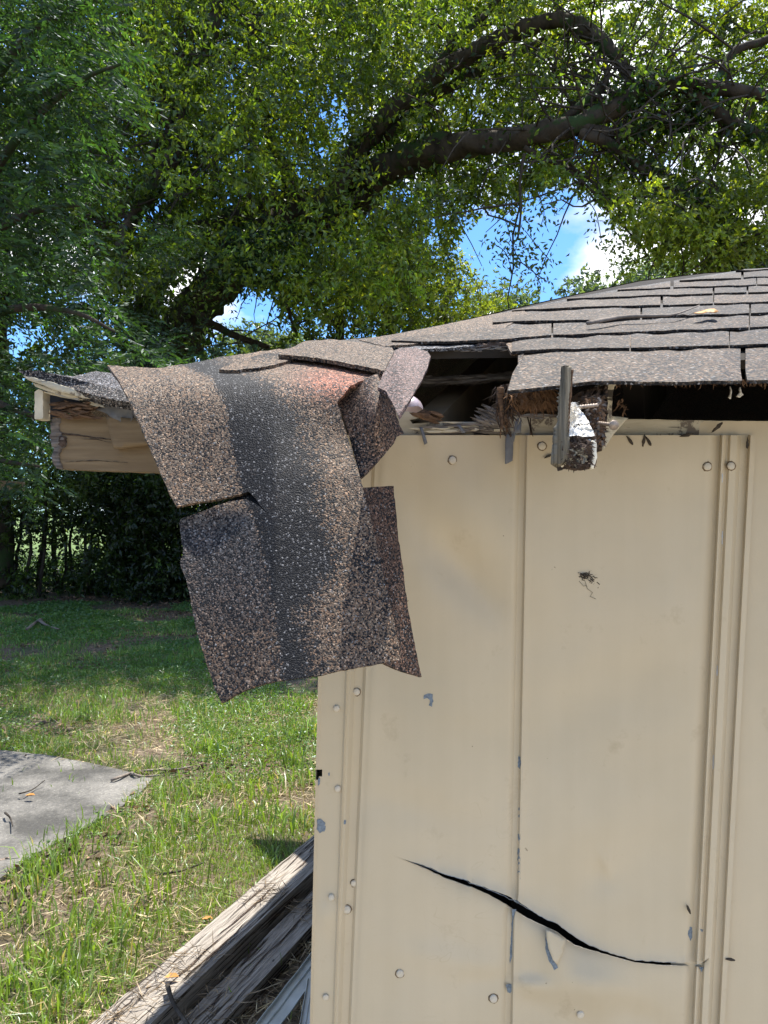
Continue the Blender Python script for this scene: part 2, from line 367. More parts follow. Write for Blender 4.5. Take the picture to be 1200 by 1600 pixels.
sx_ = N(t, 'ShaderNodeSeparateXYZ'); l(tc.outputs['Object'], sx_.inputs[0]); mr = N(t, 'ShaderNodeMapRange', i_1=15.5, i_2=18.0); l(sx_.outputs[1], mr.inputs[0])
mg = ramp(t, [(.3, (.06, .11, .025)), (.7, (.16, .22, .06))]); l(n1.outputs['Fac'], mg.inputs[0]); col = mixc(t, col, mg.outputs[0], mr.outputs[0])
b = N(t, 'ShaderNodeBsdfPrincipled', i_Roughness=.95); l(col, b.inputs['Base Color']); bp = N(t, 'ShaderNodeBump', i_Strength=1.0, i_Distance=.02); l(n2.outputs['Fac'], bp.inputs['Height']); l(bp.outputs[0], b.inputs['Normal']); l(b.outputs[0], o.inputs[0])
tag(mk('ground', gv, gf, m, None, True, origin=(0, 0, 0)), kind='structure')
# concrete slab
m, t, o = newmat('stained_dappled_concrete'); l = t.links.new
tc = N(t, 'ShaderNodeTexCoord'); n1 = N(t, 'ShaderNodeTexNoise', i_Scale=2.2, i_Detail=6.0, i_Roughness=.65); n2 = N(t, 'ShaderNodeTexNoise', i_Scale=60.0, i_Detail=6.0, i_Roughness=.7); n3 = N(t, 'ShaderNodeTexVoronoi', i_Scale=55.0)
for n_ in (n1, n2, n3): l(tc.outputs['Object'], n_.inputs['Vector'])
r1 = ramp(t, [(.38, (.07, .067, .06)), (.62, (.24, .228, .205))]); l(n1.outputs['Fac'], r1.inputs[0]); r2 = ramp(t, [(.3, (.55, .55, .55)), (.7, (1.15, 1.13, 1.1))]); l(n2.outputs['Fac'], r2.inputs[0])  # dark mottling: stains plus dappled tree shade put into the colour
r3 = ramp(t, [(0, (3.2, 3.2, 3.0)), (.2, (1, 1, 1)), (1, (.92, .92, .92))]); l(n3.outputs['Distance'], r3.inputs[0])
col = mixc(t, mixc(t, r1.outputs[0], r2.outputs[0], 1., 'MULTIPLY'), r3.outputs[0], .8, 'MULTIPLY')
b = N(t, 'ShaderNodeBsdfPrincipled', i_Roughness=.92); l(col, b.inputs['Base Color']); bp = N(t, 'ShaderNodeBump', i_Strength=.6, i_Distance=.004); l(n2.outputs['Fac'], bp.inputs['Height']); l(bp.outputs[0], b.inputs['Normal']); l(b.outputs[0], o.inputs[0])
sl = [(-900, 1150), (0, 1172), (70, 1179), (135, 1191), (190, 1203), (238, 1217), (215, 1243), (180, 1266), (140, 1290), (95, 1312), (55, 1335), (0, 1372), (-300, 1560), (-1500, 1700)]
slab3 = [G(u, v, 0.02) for u, v in sl]; slabXY = [(p.x, p.y) for p in slab3]
ol = resample(slabXY, .05, .004); n = len(ol)
vs = [(x, y, .02) for x, y in ol]+[(x, y, -.08) for x, y in ol]
tag(mk('concrete_slab', vs, [tuple(range(n-1, -1, -1))]+[(i, (i+1) % n, (i+1) % n+n, i+n) for i in range(n)], m), kind='structure')

pd = resample([(-.9, -5), (5, -5), (5, 1.02), (-.9, 1.02)], .4, .01); n = len(pd)  # unseen pale pad added to bounce light onto the lower wall
tag(mk('bounce_pad', [(x, y, .03) for x, y in pd]+[(x, y, -.05) for x, y in pd], [tuple(range(n))]+[((i+1) % n, i, i+n, (i+1) % n+n) for i in range(n)], flat_mat('pale_bounce_pad', (.42, .37, .29), .9, .15, 20, .002)), kind='structure')

# ================================================================ shed
D0 = 1.05
shed = thing('shed', (0.6, D0, 0), 'weathered metal-sided garden shed with a torn shingle roof and its corner shingles hanging down', 'shed')
SHC = [506, 557, 597, 815, 1178, 1600]; SHS = [-.024, -.038, -.045, -.018, -.053, -.053]
def ucol(c, v):
    u = c+lerp(c, SHC, SHS)*(v-680)
    k = math.exp(-((c-815)/45)**2); u -= k*6*ss(1395, 1440, v)   # sheet slid sideways under the tear
    return u
PROF = [(506, 4), (512, 0), (553, 0), (556, 4), (559, 0), (563, 0), (570, -7), (583, -7), (588, -2), (593, -2), (600, 0), (803, 0), (806, -.5), (812, -5), (821, -5), (824, 1.8), (828, 1.8), (832, 0),
        (1108, 0), (1122, -7), (1125, -7), (1129, 2.0), (1131, 2.0), (1136, -5), (1138, -5), (1142, 0), (1149, 0), (1152, 0), (1158, -6.5), (1170, -6.5), (1173, 1.5), (1178, 1.5), (1181, 1.5)]
DENT = [(716, 886, 90, 34, 8, -50), (770, 820, 120, 50, -4, -50), (640, 760, 60, 60, 2.5, 0), (1000, 880, 120, 200, -3, 0), (940, 1090, 160, 60, 2.5, 20), (700, 1180, 70, 190, -2.5, 0), (640, 1260, 90, 30, 2.2, -15),  # first dent is shaped to suggest soft diagonal shade beside the hanging shingles
        (925, 1545, 60, 34, -8, -20), (1000, 1590, 60, 25, 4, -30), (868, 1500, 26, 50, -4, 10), (770, 1530, 50, 16, 1.2, 8), (700, 1500, 90, 22, -2.2, -10), (830, 1540, 36, 18, -5, -15), (820, 1525, 60, 12, 1.0, 5),
        (940, 1370, 26, 26, 2.5, 0), (947, 1350, 7, 20, -2.2, 20), (900, 1300, 120, 60, -2.5, 25), (530, 1420, 20, 40, -2, 0), (509, 1430, 14, 20, -2, 0), (1040, 1250, 50, 140, 2, 0), (620, 1000, 50, 90, 3, 0), (1060, 980, 40, 180, -2, 0)]
def wallh(c, u, v):
    h = lerp(c, [p[0] for p in PROF], [p[1] for p in PROF])
    for (x, y, a, b2, amp, an) in DENT:
        s, co = math.sin(math.radians(an)), math.cos(math.radians(an)); dx = u-x; dy = v-y; p = dx*co-dy*s; q = dx*s+dy*co
        e = (p/a)**2+(q/b2)**2
        if e < 8: h += -amp*1.8*math.exp(-e)
    h += 2.4*mn.noise(Vector((u/80, v/130, 3)))+.5*mn.noise(Vector((u/28, v/45, 7)))
    return h*0.001
CR = [(600, 1333, 1333), (626, 1342.5, 1342.8), (660, 1352, 1356), (690, 1365, 1370.5), (729, 1376, 1384.5), (735, 1380, 1386), (761, 1389, 1399), (802, 1407, 1422), (825, 1420, 1435), (855, 1438, 1449), (869, 1442, 1455), (897, 1463, 1476), (922, 1477, 1484), (950, 1488, 1492),
      (994, 1500.5, 1504), (1037, 1503.5, 1508), (1060, 1504, 1508.5), (1080, 1504.8, 1509), (1096, 1507, 1511), (1106, 1500, 1503.5), (1110, 1497, 1497), (1300, 1500, 1500)]
cu_ = [x[0] for x in CR]; ct_ = [x[1] for x in CR]; cb_ = [x[2] for x in CR]
def crack(u):
    j = 1.6*mn.noise(Vector((u/9, 0, 0)))+1.0*mn.noise(Vector((u/3.1, 5, 0)))
    w = lerp(u, cu_, cb_)-lerp(u, cu_, ct_); k = min(1, w/5)
    return lerp(u, cu_, ct_)+j*k, lerp(u, cu_, cb_)+k*(1.2*mn.noise(Vector((u/7, 9, 0))))
cols = set()
for a, b2 in zip(PROF[:-1], PROF[1:]):
    L_ = b2[0]-a[0]; k = max(1, int(math.ceil(L_/6))); 
    for j in range(k): cols.add(round(a[0]+L_*j/k, 2))
cols.add(1181); cols = sorted(cols)
for extra in (1072, 1090, 1098, 1104): pass
vs = []; idx = {}; fs = []
NR1, NR2 = 120, 40
VB = 2110
for ci, c in enumerate(cols):
    u0 = ucol(c, 1440); t_, b_ = crack(u0)
    rows = [680+(t_-680)*(r/NR1) for r in range(NR1+1)]
    rowsB = [b_+(1640-b_)*(r/NR2) for r in range(NR2+1)]+[1700, 1800, 1950, VB]
    for r, v in enumerate(rows+rowsB):
        u = ucol(c, v); h = wallh(c, u, v)
        wdt = b_-t_
        if wdt > .1:
            if r <= NR1: h += min(1, wdt/8)*.0085*math.exp(-(t_-v)/13)
            else: h -= min(1, wdt/8)*.006*math.exp(-(v-b_)/14)
        idx[(ci, r)] = len(vs); vs.append(P(u, v, D0-h))
nr = NR1+1+NR2+1+4
for ci in range(len(cols)-1):
    for r in range(nr-1):
        if r == NR1:
            c0, c1 = cols[ci], cols[ci+1]
            g0 = vs[idx[(ci, r)]]; g1 = vs[idx[(ci, r+1)]]; g2 = vs[idx[(ci+1, r)]]; g3 = vs[idx[(ci+1, r+1)]]
            if (g0-g1).length > .0004 or (g2-g3).length > .0004: continue
        u = ucol(cols[ci], 1209); 
        fs.append((idx[(ci, r)], idx[(ci, r+1)], idx[(ci+1, r+1)], idx[(ci+1, r)]))
# small rust hole by the corner edge
def inhole(f):
    c = sum((vs[i] for i in f), Vector())/4; uu = 600+c.x/c.y*1200; v2 = 800-(c.z-CH)/c.y*1200
    return ((uu-494)/8)**2+((v2-1209)/9)**2 < 1
fs = [f for f in fs if not inhole(f)]
n0 = len(vs); back = [v+Vector((0, .0009, 0)) for v in vs]
wall = mk('wall', vs+back, fs+[tuple(reversed([i+n0 for i in f])) for f in fs], M_wall, shed, True)
autosharp(wall, 32)
# second sheet, its edge tucked behind the first
rows = [658, 670]+list(range(690, 1660, 14))+[1800, 2110]; colsB = [1092, 1094, 1098, 1104, 1130, 1150, 1165, 1178]+list(range(1190, 1500, 12))+[2000, 3200, 4500]
vs = []; fs = []
for c in colsB:
    for v in rows:
        u = c-.053*(v-680); vv = v
        if c <= 1098 and v == 658: vv = 658+{1092: 7, 1094: 3, 1098: .8}[c]
        vs.append(P(u, vv, D0+.0075-.0012*mn.noise(Vector((u/70, v/110, 1)))-.003*math.exp(-((u-1230)/30)**2)))
nr = len(rows)
for i in range(len(colsB)-1):
    for r in range(nr-1): fs.append((i*nr+r, i*nr+r+1, (i+1)*nr+r+1, (i+1)*nr+r))
mk('wall_panel', vs, fs, M_wall, shed, True)
# other sides of the shed
x0, x1 = P(506, 680, D0).x, 3.4
def quad(name, pts, mat, parent, **k): return mk(name, pts, [(0, 1, 2, 3)], mat, parent, **k)
pe = [P(ucol(506, v), v, D0-.004) for v in (680, 1060, 1600, 2110)]
vs = []; 
for p in pe: vs += [p, Vector((p.x+.0, 3.9, p.z))]
mk('side_wall', vs, [(2*i, 2*i+1, 2*i+3, 2*i+2) for i in range(3)], M_wall, shed)
quad('back_wall', [(x0, 3.9, 0), (x1, 3.9, 0), (x1, 3.9, 1.7), (x0, 3.9, 1.7)], M_wall, shed)
quad('end_wall', [(x1, D0, 0), (x1, 3.9, 0), (x1, 3.9, 1.7), (x1, D0, 1.7)], M_wall, shed)
quad('floor', [(x0+.02, D0+.03, .02), (x1-.02, D0+.03, .02), (x1-.02, 3.88, .02), (x0+.02, 3.88, .02)], M_inner, shed)
box_between('stud', (.20, D0+.09, .02), (.21, D0+.09, 1.68), .05, .09, M_inner, shed, up=Vector((0, 1, 0)))
# dark sheet added to stand for the unlit interior behind the tear
quad('interior_shade_sheet', [(x0+.02, D0+.07, .1), (x1, D0+.07, .1), (x1, D0+.07, 1.66), (x0+.02, D0+.07, 1.66)], M_inner, shed)

# ---- roof structure
def rp(x, y, h=0.0): return Vector((x, y, CH-.218+h+.42*y))
HIP = [(-.20, 1.0), (-.14, 1.05), (0, 1.14), (.12, 1.275), (.237, 1.42), (.40, 1.61), (.618, 1.855), (.85, 2.03), (1.05, 2.11)]
roof = mk('roof', [rp(x, y, -.004) for x, y in HIP]+[rp(3.8, 2.13, -.004), rp(3.8, 1.0, -.004), rp(.26, 1.0, -.004), rp(.215, 1.07, -.004), rp(.05, 1.06, -.004), rp(0.0, .99, -.004), rp(-.05, .87, -.004), rp(-.20, .87, -.004)], [tuple(range(17))[::-1]], M_inner, shed)
quad('roof_deck', [rp(-.28, .90, -.035), rp(-.28, .94, -.035), rp(-.2, 1.0, -.03), rp(-.2, .87, -.03)], M_inner, roof)
md = roof.modifiers.new('thickness', 'SOLIDIFY'); md.thickness = .012; md.offset = -1
def tintflat(o, tint, frac):
    me = o.data; n = len(me.vertices)
    a = me.attributes.new('tint', 'FLOAT_COLOR', 'POINT'); a.data.foreach_set('color', list((*tint, 1))*n)
    f = me.attributes.new('frac', 'FLOAT', 'POINT'); f.data.foreach_set('value', [frac]*n)
# far slopes
le = [Vector((x, y, 1.735)) for x, y in ((-.43, .97), (-.43, 1.2), (-.44, 1.5), (-.46, 1.8), (-.50, 2.1), (-.53, 2.45), (-.42, 2.78), (-.30, 3.1), (-.04, 3.8))]  # unseen left eave, outline shaped to cast shade on the timbers
vs = [rp(x, y, -.002) for x, y in HIP]+le; n = len(HIP)
o = mk('roof_slope', vs, [(i, i+1, n+i+1, n+i) for i in range(n-1)], M_sh, shed); tintflat(o, (.16, .12, .095), .6)
o = mk('roof_slope', [rp(1.05, 2.11, 0), rp(3.8, 2.13, 0), (3.8, 4.2, 1.735), (-.43, 4.2, 1.735)], [(0, 1, 2, 3)], M_sh, shed); tintflat(o, (.16, .12, .095), .6)
o = quad('roof_slope', [rp(3.8, 1.0, 0), rp(3.8, 2.13, 0), (3.8, 4.2, 1.735), (3.8, 4.2, 1.70)], M_inner, shed)

TAN = (.215, .155, .105); GREY = (.112, .094, .077); DK = (.10, .09, .09); RED = (.34, .14, .09); BRN = (.125, .082, .062)
def mixt(a, b, f): return tuple(a[i]+(b[i]-a[i])*f for i in range(3))
# ---- shingle courses: lower edges as they run across the slope (right ends run on past the frame)
CO = [
 [(795, 606), (830, 603), (880, 598), (930, 591), (1000, 593), (1060, 593), (1200, 590), (1500, 580), (2600, 560)],
 [(800, 549), (821, 546.7), (867, 545), (987, 543), (1100, 540), (1200, 537), (1500, 528), (2600, 505)],
 [(612, 532), (660, 533), (705, 533), (750, 531), (792, 529.5), (862, 523), (1000, 517.5), (1100, 514), (1200, 510), (1500, 503), (2600, 478)],
 [(770, 503), (854, 500), (917, 500), (975, 496.5), (1075, 492), (1200, 488), (1500, 480), (2600, 458)],
 [(800, 485), (912, 479), (1050, 476), (1165, 472), (1200, 471), (1500, 463), (2600, 446)],
 [(886, 466.5), (1045, 460), (1200, 455.5), (1500, 449), (2600, 436)],
 [(965, 452.5), (1075, 447.5), (1155, 446), (1200, 444), (1500, 438), (2600, 428)],
 [(1062, 437.5), (1200, 432), (1500, 427), (2600, 421)],
 [(1150, 422.5), (1200, 420), (1500, 417), (2600, 416)],
]
TOPV = 415
GAPS = [[(1161, 4)], [(870+115, 1)], [(863, 1.5), (1171+0, 1)], [(1002, 1.5), (1172, 1.5)], [(1034, 2), (1115, 1)], [(1115, 1.5), (1168, 1.5)], [(1050, 2.5)], [(1160, 2)], []]
SIL = [(600, 525), (700, 506), (770, 491), (800, 485), (840, 477), (900, 464), (972, 451), (1080, 434), (1164, 421), (1200, 419), (1500, 415), (2600, 414)]
def edge(i, u):
    if i >= len(CO): return TOPV
    return lerp(u, [p[0] for p in CO[i]], [p[1] for p in CO[i]])
def silv(u): return lerp(u, [p[0] for p in SIL], [p[1] for p in SIL])
for i, co in enumerate(CO):
    us = co[0][0]; cuts = [us]+[g[0] for g in GAPS[i]]
    w = 118 if i == 0 else max(60, 105-i*4); last = max(cuts[-1]+w, 1200) if len(cuts) > 1 else us+w
    x = cuts[-1]+w*random.uniform(1.2, 1.9)
    while x < 1750: cuts.append(x); x += w*random.uniform(1.6, 2.4)
    cuts.append(2600)
    for k in range(len(cuts)-1):
        gw = dict(GAPS[i]).get(cuts[k], .8); a = cuts[k]+(gw if k else 0); b2 = cuts[k+1]-(dict(GAPS[i]).get(cuts[k+1], .8))
        n = max(2, int((b2-a)/14)) if b2 < 1800 else 12
        tt = mixt(TAN, GREY, random.uniform(.25, .8)); q_ = random.uniform(.46, .70); tt = tuple(c*q_ for c in tt); fr = random.uniform(.50, .64)
        rows = 5; vs = []; tn = []; fc = []; fs = []
        ph = random.uniform(0, 50)
        for j in range(n+1):
            u = a+(b2-a)*j/n
            vb = edge(i, u)+(.8*mn.noise(Vector((u/9, i*3, 0)))+1.3*mn.noise(Vector((u/40, i*5, 2))))*(1 if u < 1300 else 0)
            vt = max(edge(i+1, u) if (i+1 >= len(CO) or u >= CO[i+1][0][0]) else silv(u), silv(u)); vt = min(vt, vb-1.2)
            over = (vb-vt)*.12 if vt > silv(u)+.5 else 0
            if i+1 >= len(CO): vt = silv(u)
            if k == 0 and i == 0:                    # broken slanting left end of the eave course
                u = max(u, lerp((vb+vt)/2, [545, 607], [822, 795]))
            for r in range(rows+1):
                f = r/rows; v = vb+(vt-over-vb)*f
                uu = u
                if i == 0 and k == 0 and j == 0: uu = lerp(v, [545, 575, 607], [826, 804, 792])
                h = (.0065+.003*mn.noise(Vector((uu/30, i*2.2, 1))))*(1-f)+.0005
                if i == 0: h += .004*math.exp(-((uu-930)/40)**2)*(1-f)
                vs.append(RP(uu, v, h))
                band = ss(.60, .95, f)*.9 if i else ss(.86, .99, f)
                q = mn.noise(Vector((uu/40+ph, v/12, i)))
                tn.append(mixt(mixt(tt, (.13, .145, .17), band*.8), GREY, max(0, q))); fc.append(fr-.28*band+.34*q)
        m = rows+1; N1 = len(vs)
        if i == 0:   # the eave course bends down over the edge
            for j in range(n+1):
                p = vs[j*m]; vs[j*m] = p+Vector((0, -.004, -.003))
        vs2 = [p-Vector((0, -.0015, .0036)) for p in vs]
        for j in range(n):
            for r in range(rows):
                q = [j*m+r, (j+1)*m+r, (j+1)*m+r+1, j*m+r+1]; fs.append(tuple(q)); fs.append(tuple(reversed([z+N1 for z in q])))
            fs.append((j*m, j*m+N1, (j+1)*m+N1, (j+1)*m))
        for r in range(rows):
            fs.append((r, r+1, r+1+N1, r+N1)); e = n*m; fs.append((e+r+1, e+r, e+r+N1, e+r+1+N1))
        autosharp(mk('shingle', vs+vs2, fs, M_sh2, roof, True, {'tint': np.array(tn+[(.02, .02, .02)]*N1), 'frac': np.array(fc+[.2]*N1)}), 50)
# hip-side shingles between the hole and the corner (worn, sheets sagging into each other)
def rd(h): return lambda u, v: roofy(v, h(u, v) if callable(h) else h)
def att(tint, frac, ns=30, amp=.15):
    def f(u, v):
        q = mn.noise(Vector((u/ns, v/ns, 2))); tb = tint(u, v) if callable(tint) else tint; fb = frac(u, v) if callable(frac) else frac
        return tb, fb+amp*q
    return f
def S_(name, pts, dfn, tint, frac, step=8, th=.004, jit=.7, parent=None, amp=.15):
    return autosharp(sheet(name, pts, dfn, th, M_sh, parent or roof, step, jit, att(tint, frac, amp=amp)), 55)
def band1(u, v): return .58-.5*ss(519, 531, v)*ss(690, 600, u)
S_('shingle', [(560, 531), (612, 523), (700, 506), (770, 491), (815, 484), (830, 490), (800, 505), (760, 528), (700, 530), (640, 538), (600, 541)], rd(.004), mixt(TAN, GREY, .3), .58, 6)
S_('shingle', [(612, 533), (640, 534), (700, 534), (750, 531), (790, 529), (786, 534), (760, 538), (700, 544), (675, 545), (640, 545), (615, 543)], rd(.0005), (.20, .21, .23), .40, 5)
S_('shingle', [(785, 533), (800, 530), (870, 524), (990, 519), (1000, 540), (867, 548), (820, 549), (799, 551), (793, 540)], rd(.002), TAN, .60, 6)
S_('shingle', [(430, 549), (470, 540), (520, 533), (560, 529), (612, 525), (620, 535), (600, 548), (520, 556), (440, 556)], rd(.003), GREY, .42, 6)

# ---- the big torn piece draped over the corner
def dA(u, v):
    t0 = roofy(v, .012) if v < 640 else 9
    vs_ = [592, 600, 610, 625, 650, 690, 740, 800, 850, 950, 1100]; ds = [.838, .824, .815, .806, .795, .779, .760, .741, .728, .703, .668]
    d1 = lerp(v, vs_, ds)
    # smooth the bend
    if v > 604: d1 = (d1+lerp(v-6, vs_, ds)+lerp(v+6, vs_, ds))/3
    d = d1 if v > 592 else min(t0, 1.2)
    d += .012*math.sin((u-200)/75.)*ss(620, 760, v)
    d += .00022*max(0, u-430)*ss(600, 700, v)                    # right side turns back to the wall
    d -= .010*math.exp(-((u-185)/40)**2)*ss(560, 620, v)          # left edge kicks out
    d += .008*ss(420, 300, u)*ss(790, 830, v)     # lower left tab hangs further back
    return d
def tA(u, v):
    c = mixt(TAN, GREY, .25+.3*max(0, mn.noise(Vector((u/60, v/60, 0)))))
    red = math.exp(-((u-525)/55)**2-((v-597)/26)**2); c = mixt(c, RED, min(1, red*1.1))
    low = ss(785, 815, v)*ss(sL(v)+4, sL(v)-6, u); c = mixt(c, (.088, .086, .086), low*(1-ss(960, 1000, v)))
    c = mixt(c, (.12, .088, .066), ss(800, 990, v)*.7*(1-.75*ss(470, 540, u)))
    return c
def sL(v): return lerp(v, [565, 590, 640, 700, 770, 830, 950, 1060, 1100], [270, 330, 355, 362, 378, 402, 428, 442, 450])
def sR(v): return lerp(v, [565, 600, 660, 760, 880, 960, 1070], [350, 425, 470, 500, 520, 470, 505])
def fA(u, v):
    a, b2 = sL(v), sR(v)
    inside = ss(a-5, a+7, u)*(1-ss(b2-42, b2+40, u))
    f = .64-.74*inside
    if u < a: f -= .14*ss(790, 850, v)
    f -= .20*ss(790, 870, v)*math.exp(-((v-860)/55)**2)*ss(430, 480, u)
    return f
A_pts = [(168, 571), (200, 573), (250, 575), (300, 567), (350, 557), (400, 550), (436, 545), (480, 545), (540, 552), (600, 566), (590, 586), (548, 602), (527, 628), (540, 672), (556, 722), (570, 772), (584, 832), (600, 900), (613, 960), (627, 1022), (624, 1030), (600, 1036), (548, 1045), (500, 1055), (468, 1059), (440, 1063), (410, 1069), (378, 1080), (346, 1098),
         (336, 1078), (322, 1035), (308, 990), (300, 950), (291, 905), (281, 880), (286, 862), (280, 818), (283, 811), (320, 797), (356, 784), (385, 779), (398, 786), (412, 797), (421, 803), (409, 792), (399, 778), (388, 768), (360, 776), (320, 783), (276, 791), (262, 765), (248, 732), (232, 695), (215, 655), (200, 620), (186, 596)]
S_('hanging_shingle', A_pts, dA, tA, fA, 6, .004, .8, amp=.10)['label'] = 'large strip of shingle bent down over the eave corner with a dark band through it'
# darker backing sheet seen in the notch and below it
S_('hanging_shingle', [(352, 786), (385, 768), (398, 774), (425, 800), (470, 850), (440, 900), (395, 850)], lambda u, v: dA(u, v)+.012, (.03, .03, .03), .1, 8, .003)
# folded hip pieces right of it
def dB2(u, v): return .845-.00035*(v-600)-.035*math.exp(-((u-590)/32)**2-((v-640)/60)**2)+.00045*max(0, u-590)
S_('hanging_shingle', [(524, 630), (530, 617), (545, 604), (570, 592), (592, 583), (604, 600), (612, 622), (620, 650), (624, 664), (631, 677), (620, 683), (616, 692), (600, 712), (582, 730), (563, 747), (556, 722), (545, 680), (534, 645)],
   dB2, lambda u, v: mixt(BRN, (.21, .15, .11), .5+.5*mn.noise(Vector((u/20, v/20, 0)))), lambda u, v: .60-.5*ss(572, 556, u+(v-720)*-.3)*ss(670, 690, v), 6, .004)['label'] = 'brown shingle piece folded over at the wall top'
def dB1(u, v): return min(roofy(v, .02), lerp(v, [543, 560, 590, 640], [.96, .90, .845, .822]))-.02*math.exp(-((u-635)/25)**2)*ss(550, 590, v)
S_('hanging_shingle', [(612, 549), (625, 544), (650, 543), (668, 549), (673, 556), (668, 575), (660, 592), (648, 612), (634, 634), (622, 650), (614, 632), (604, 612), (590, 605), (598, 585), (606, 566)], dB1, (.17, .12, .11), .60, 5, .004)['label'] = 'narrow brown shingle curling down beside the hole'
S_('hanging_shingle', [(590, 604), (582, 596), (560, 580), (566, 572), (600, 577), (604, 582), (596, 598)], lambda u, v: .88, BRN, .4, 6, .004)
# loose tabs lying on top
S_('loose_shingle', [(435, 553), (455, 543), (477, 533), (520, 530), (570, 536), (612, 543), (616, 549), (607, 566), (601, 579), (570, 573), (540, 567), (500, 560), (468, 556)], rd(.022), mixt(TAN, GREY, .5), .66, 6, .0045)['label'] = 'loose shingle tab lying proud on the bend of the roof'
S_('loose_shingle', [(342, 577), (372, 563), (410, 553), (440, 550), (470, 556), (455, 562), (430, 570), (400, 575), (370, 578)], rd(.016), mixt(TAN, GREY, .3), lambda u, v: .62-.45*ss(565, 555, v), 5, .004)['label'] = 'small loose shingle piece beside the dark streak'
# narrow strip hanging behind
def dD(u, v): return .835-.00022*(v-760)+.0006*(u-600)
S_('hanging_shingle', [(560, 763), (600, 760), (615, 759), (619, 800), (623, 845), (629, 880), (632, 910), (637, 945), (645, 990), (653, 1030), (659, 1058), (640, 1052), (622, 1046), (606, 1039), (590, 1030), (575, 900)], dD, BRN, lambda u, v: .62 if v < 900 else .5, 7, .004)['label'] = 'narrow dark brown strip of shingle hanging behind the large one'
# ---- roof corner at the far left: layered deck edge, felt and broken board
def dC(u, v): return .93+.00012*(u-30)
corner = S_('shingle', [(28, 579), (45, 578), (70, 581), (110, 590), (160, 603), (200, 611), (230, 618), (230, 632), (200, 628), (165, 622), (130, 613), (95, 601), (60, 592), (40, 588)], lambda u, v: .925-.0009*max(0, v-600), (.16, .15, .14), .36, 5, .012, .8)
S_('shingle', [(45, 578), (112, 588), (150, 580), (196, 585), (215, 600), (235, 622), (190, 616), (150, 607), (100, 594), (60, 584)], lambda u, v: .925+(620-v)*.0022-.0003*(200-u)*.3, (.17, .17, .18), .46, 6, .004)
sheet('plywood_edge', [(36, 587), (60, 592), (95, 601), (130, 613), (165, 622), (205, 628), (205, 633), (170, 629), (150, 626), (120, 619), (90, 611), (62, 600), (44, 594)], .918, .02, M_plate, roof, 5, .8)
sheet('plywood_edge', [(50, 597), (70, 604), (100, 613), (125, 621), (110, 621), (80, 613), (55, 604)], .924, .03, M_plate, roof, 5, .6)
sheet('soffit_scrap', [(60, 597), (95, 610), (125, 622), (120, 625), (80, 615)], .93, .015, flat_mat('grey_paint', (.25, .26, .27)), roof, 6, .4)
sheet('felt_flap', [(66, 608), (110, 619), (150, 624), (205, 630), (208, 655), (203, 660), (190, 650), (150, 640), (140, 628), (100, 640), (88, 655), (66, 656)], .965, .006, M_felt, roof, 7, .8, rough=.006)
sheet('felt_flap', [(150, 640), (180, 628), (206, 632), (207, 655), (202, 661), (195, 665), (186, 657), (170, 650)], .94, .003, M_tape, roof, 6, .6, rough=.006)
sheet('fascia_stub', [(54, 612), (60, 608), (67, 611), (67, 654), (62, 655), (54, 655)], .93, .02, flat_mat('cream_paint_chip', (.50, .44, .32)), roof, 5, .5, smooth=False)
def sub_d(u, v): return .955+.0
b_ = sheet('subfascia_board', [(82, 652), (96, 651), (140, 652), (200, 653), (420, 655), (420, 737), (245, 738), (94, 733), (86, 727), (81, 715), (84, 700), (79, 690), (83, 670)], .955, .038, M_fascia, shed, 9, .5, offs='y'); autosharp(b_, 40)
sheet('rotten_end', [(80, 655), (94, 653), (92, 668), (96, 680), (103, 683), (103, 697), (97, 701), (92, 712), (97, 732), (88, 732), (80, 714), (84, 700), (78, 690)], .9525, .01, M_grey, b_, 3, 1.2, rough=.003, nscale=200)
sheet('knot_hole', [(92, 683), (99, 681), (103, 684), (103, 696), (97, 699), (91, 695)], .9515, .002, M_rot, b_, 3, 1)
for q in ([(93, 676), (115, 678), (140, 682), (173, 686), (173, 687.5), (140, 683.5), (112, 680.5), (93, 678)], [(125, 686), (150, 685.5), (173, 692), (150, 687)], [(84, 700), (92, 703), (88, 711), (82, 714)], [(100, 722), (150, 719), (200, 723), (150, 720.3)]): sheet('split', q, .9542, .0006, M_rot, b_, 4, .5)
sheet('nailing_block', [(165, 650), (200, 653), (240, 655), (250, 690), (205, 697), (178, 701), (172, 680)], .94, .03, M_fascia, b_, 8, .5, offs='y')
def splinters(name, n, mat, parent, region, d, ln=(12, 34), wd=(1.2, 3.2), ang=(-12, 12), dj=.012, th=.0018):
    vs = []; fs = []
    for _ in range(n):
        u = random.uniform(region[0], region[2]); v = random.uniform(region[1], region[3]); l_ = random.uniform(*ln)/2; w = random.uniform(*wd)/2; a = math.radians(random.uniform(*ang))
        dd = d+random.uniform(-dj, dj); ca, sa = math.cos(a), math.sin(a); tilt = random.uniform(-.015, .01); b0 = len(vs); e = random.uniform(.1, .6)
        for (p, q) in ((-l_, -w*e), (-l_*.5, -w), (l_*.6, -w*.9), (l_, 0), (l_*.6, w), (-l_*.5, w*.8)):
            pt = P(u+p*ca-q*sa, v+p*sa+q*ca, dd+tilt*(p/l_)); vs.append(pt)
        for k in range(6): vs.append(vs[b0+k]+Vector((0, th, -.0004)))
        fs.append(tuple(b0+k for k in range(6))); fs.append(tuple(b0+11-k for k in range(6)))
        for k in range(6): fs.append((b0+k, b0+6+k, b0+6+(k+1) % 6, b0+(k+1) % 6))
    return tag(mk(name, vs, fs, mat, parent), kind='stuff')
splinters('splinters', 55, M_brown, roof, (92, 628, 146, 652), .945, (14, 40), (1.5, 4), (-15, 20))
splinters('splinters', 10, M_plate, roof, (85, 612, 160, 634), .935, (20, 50), (1.5, 3.5), (8, 24))

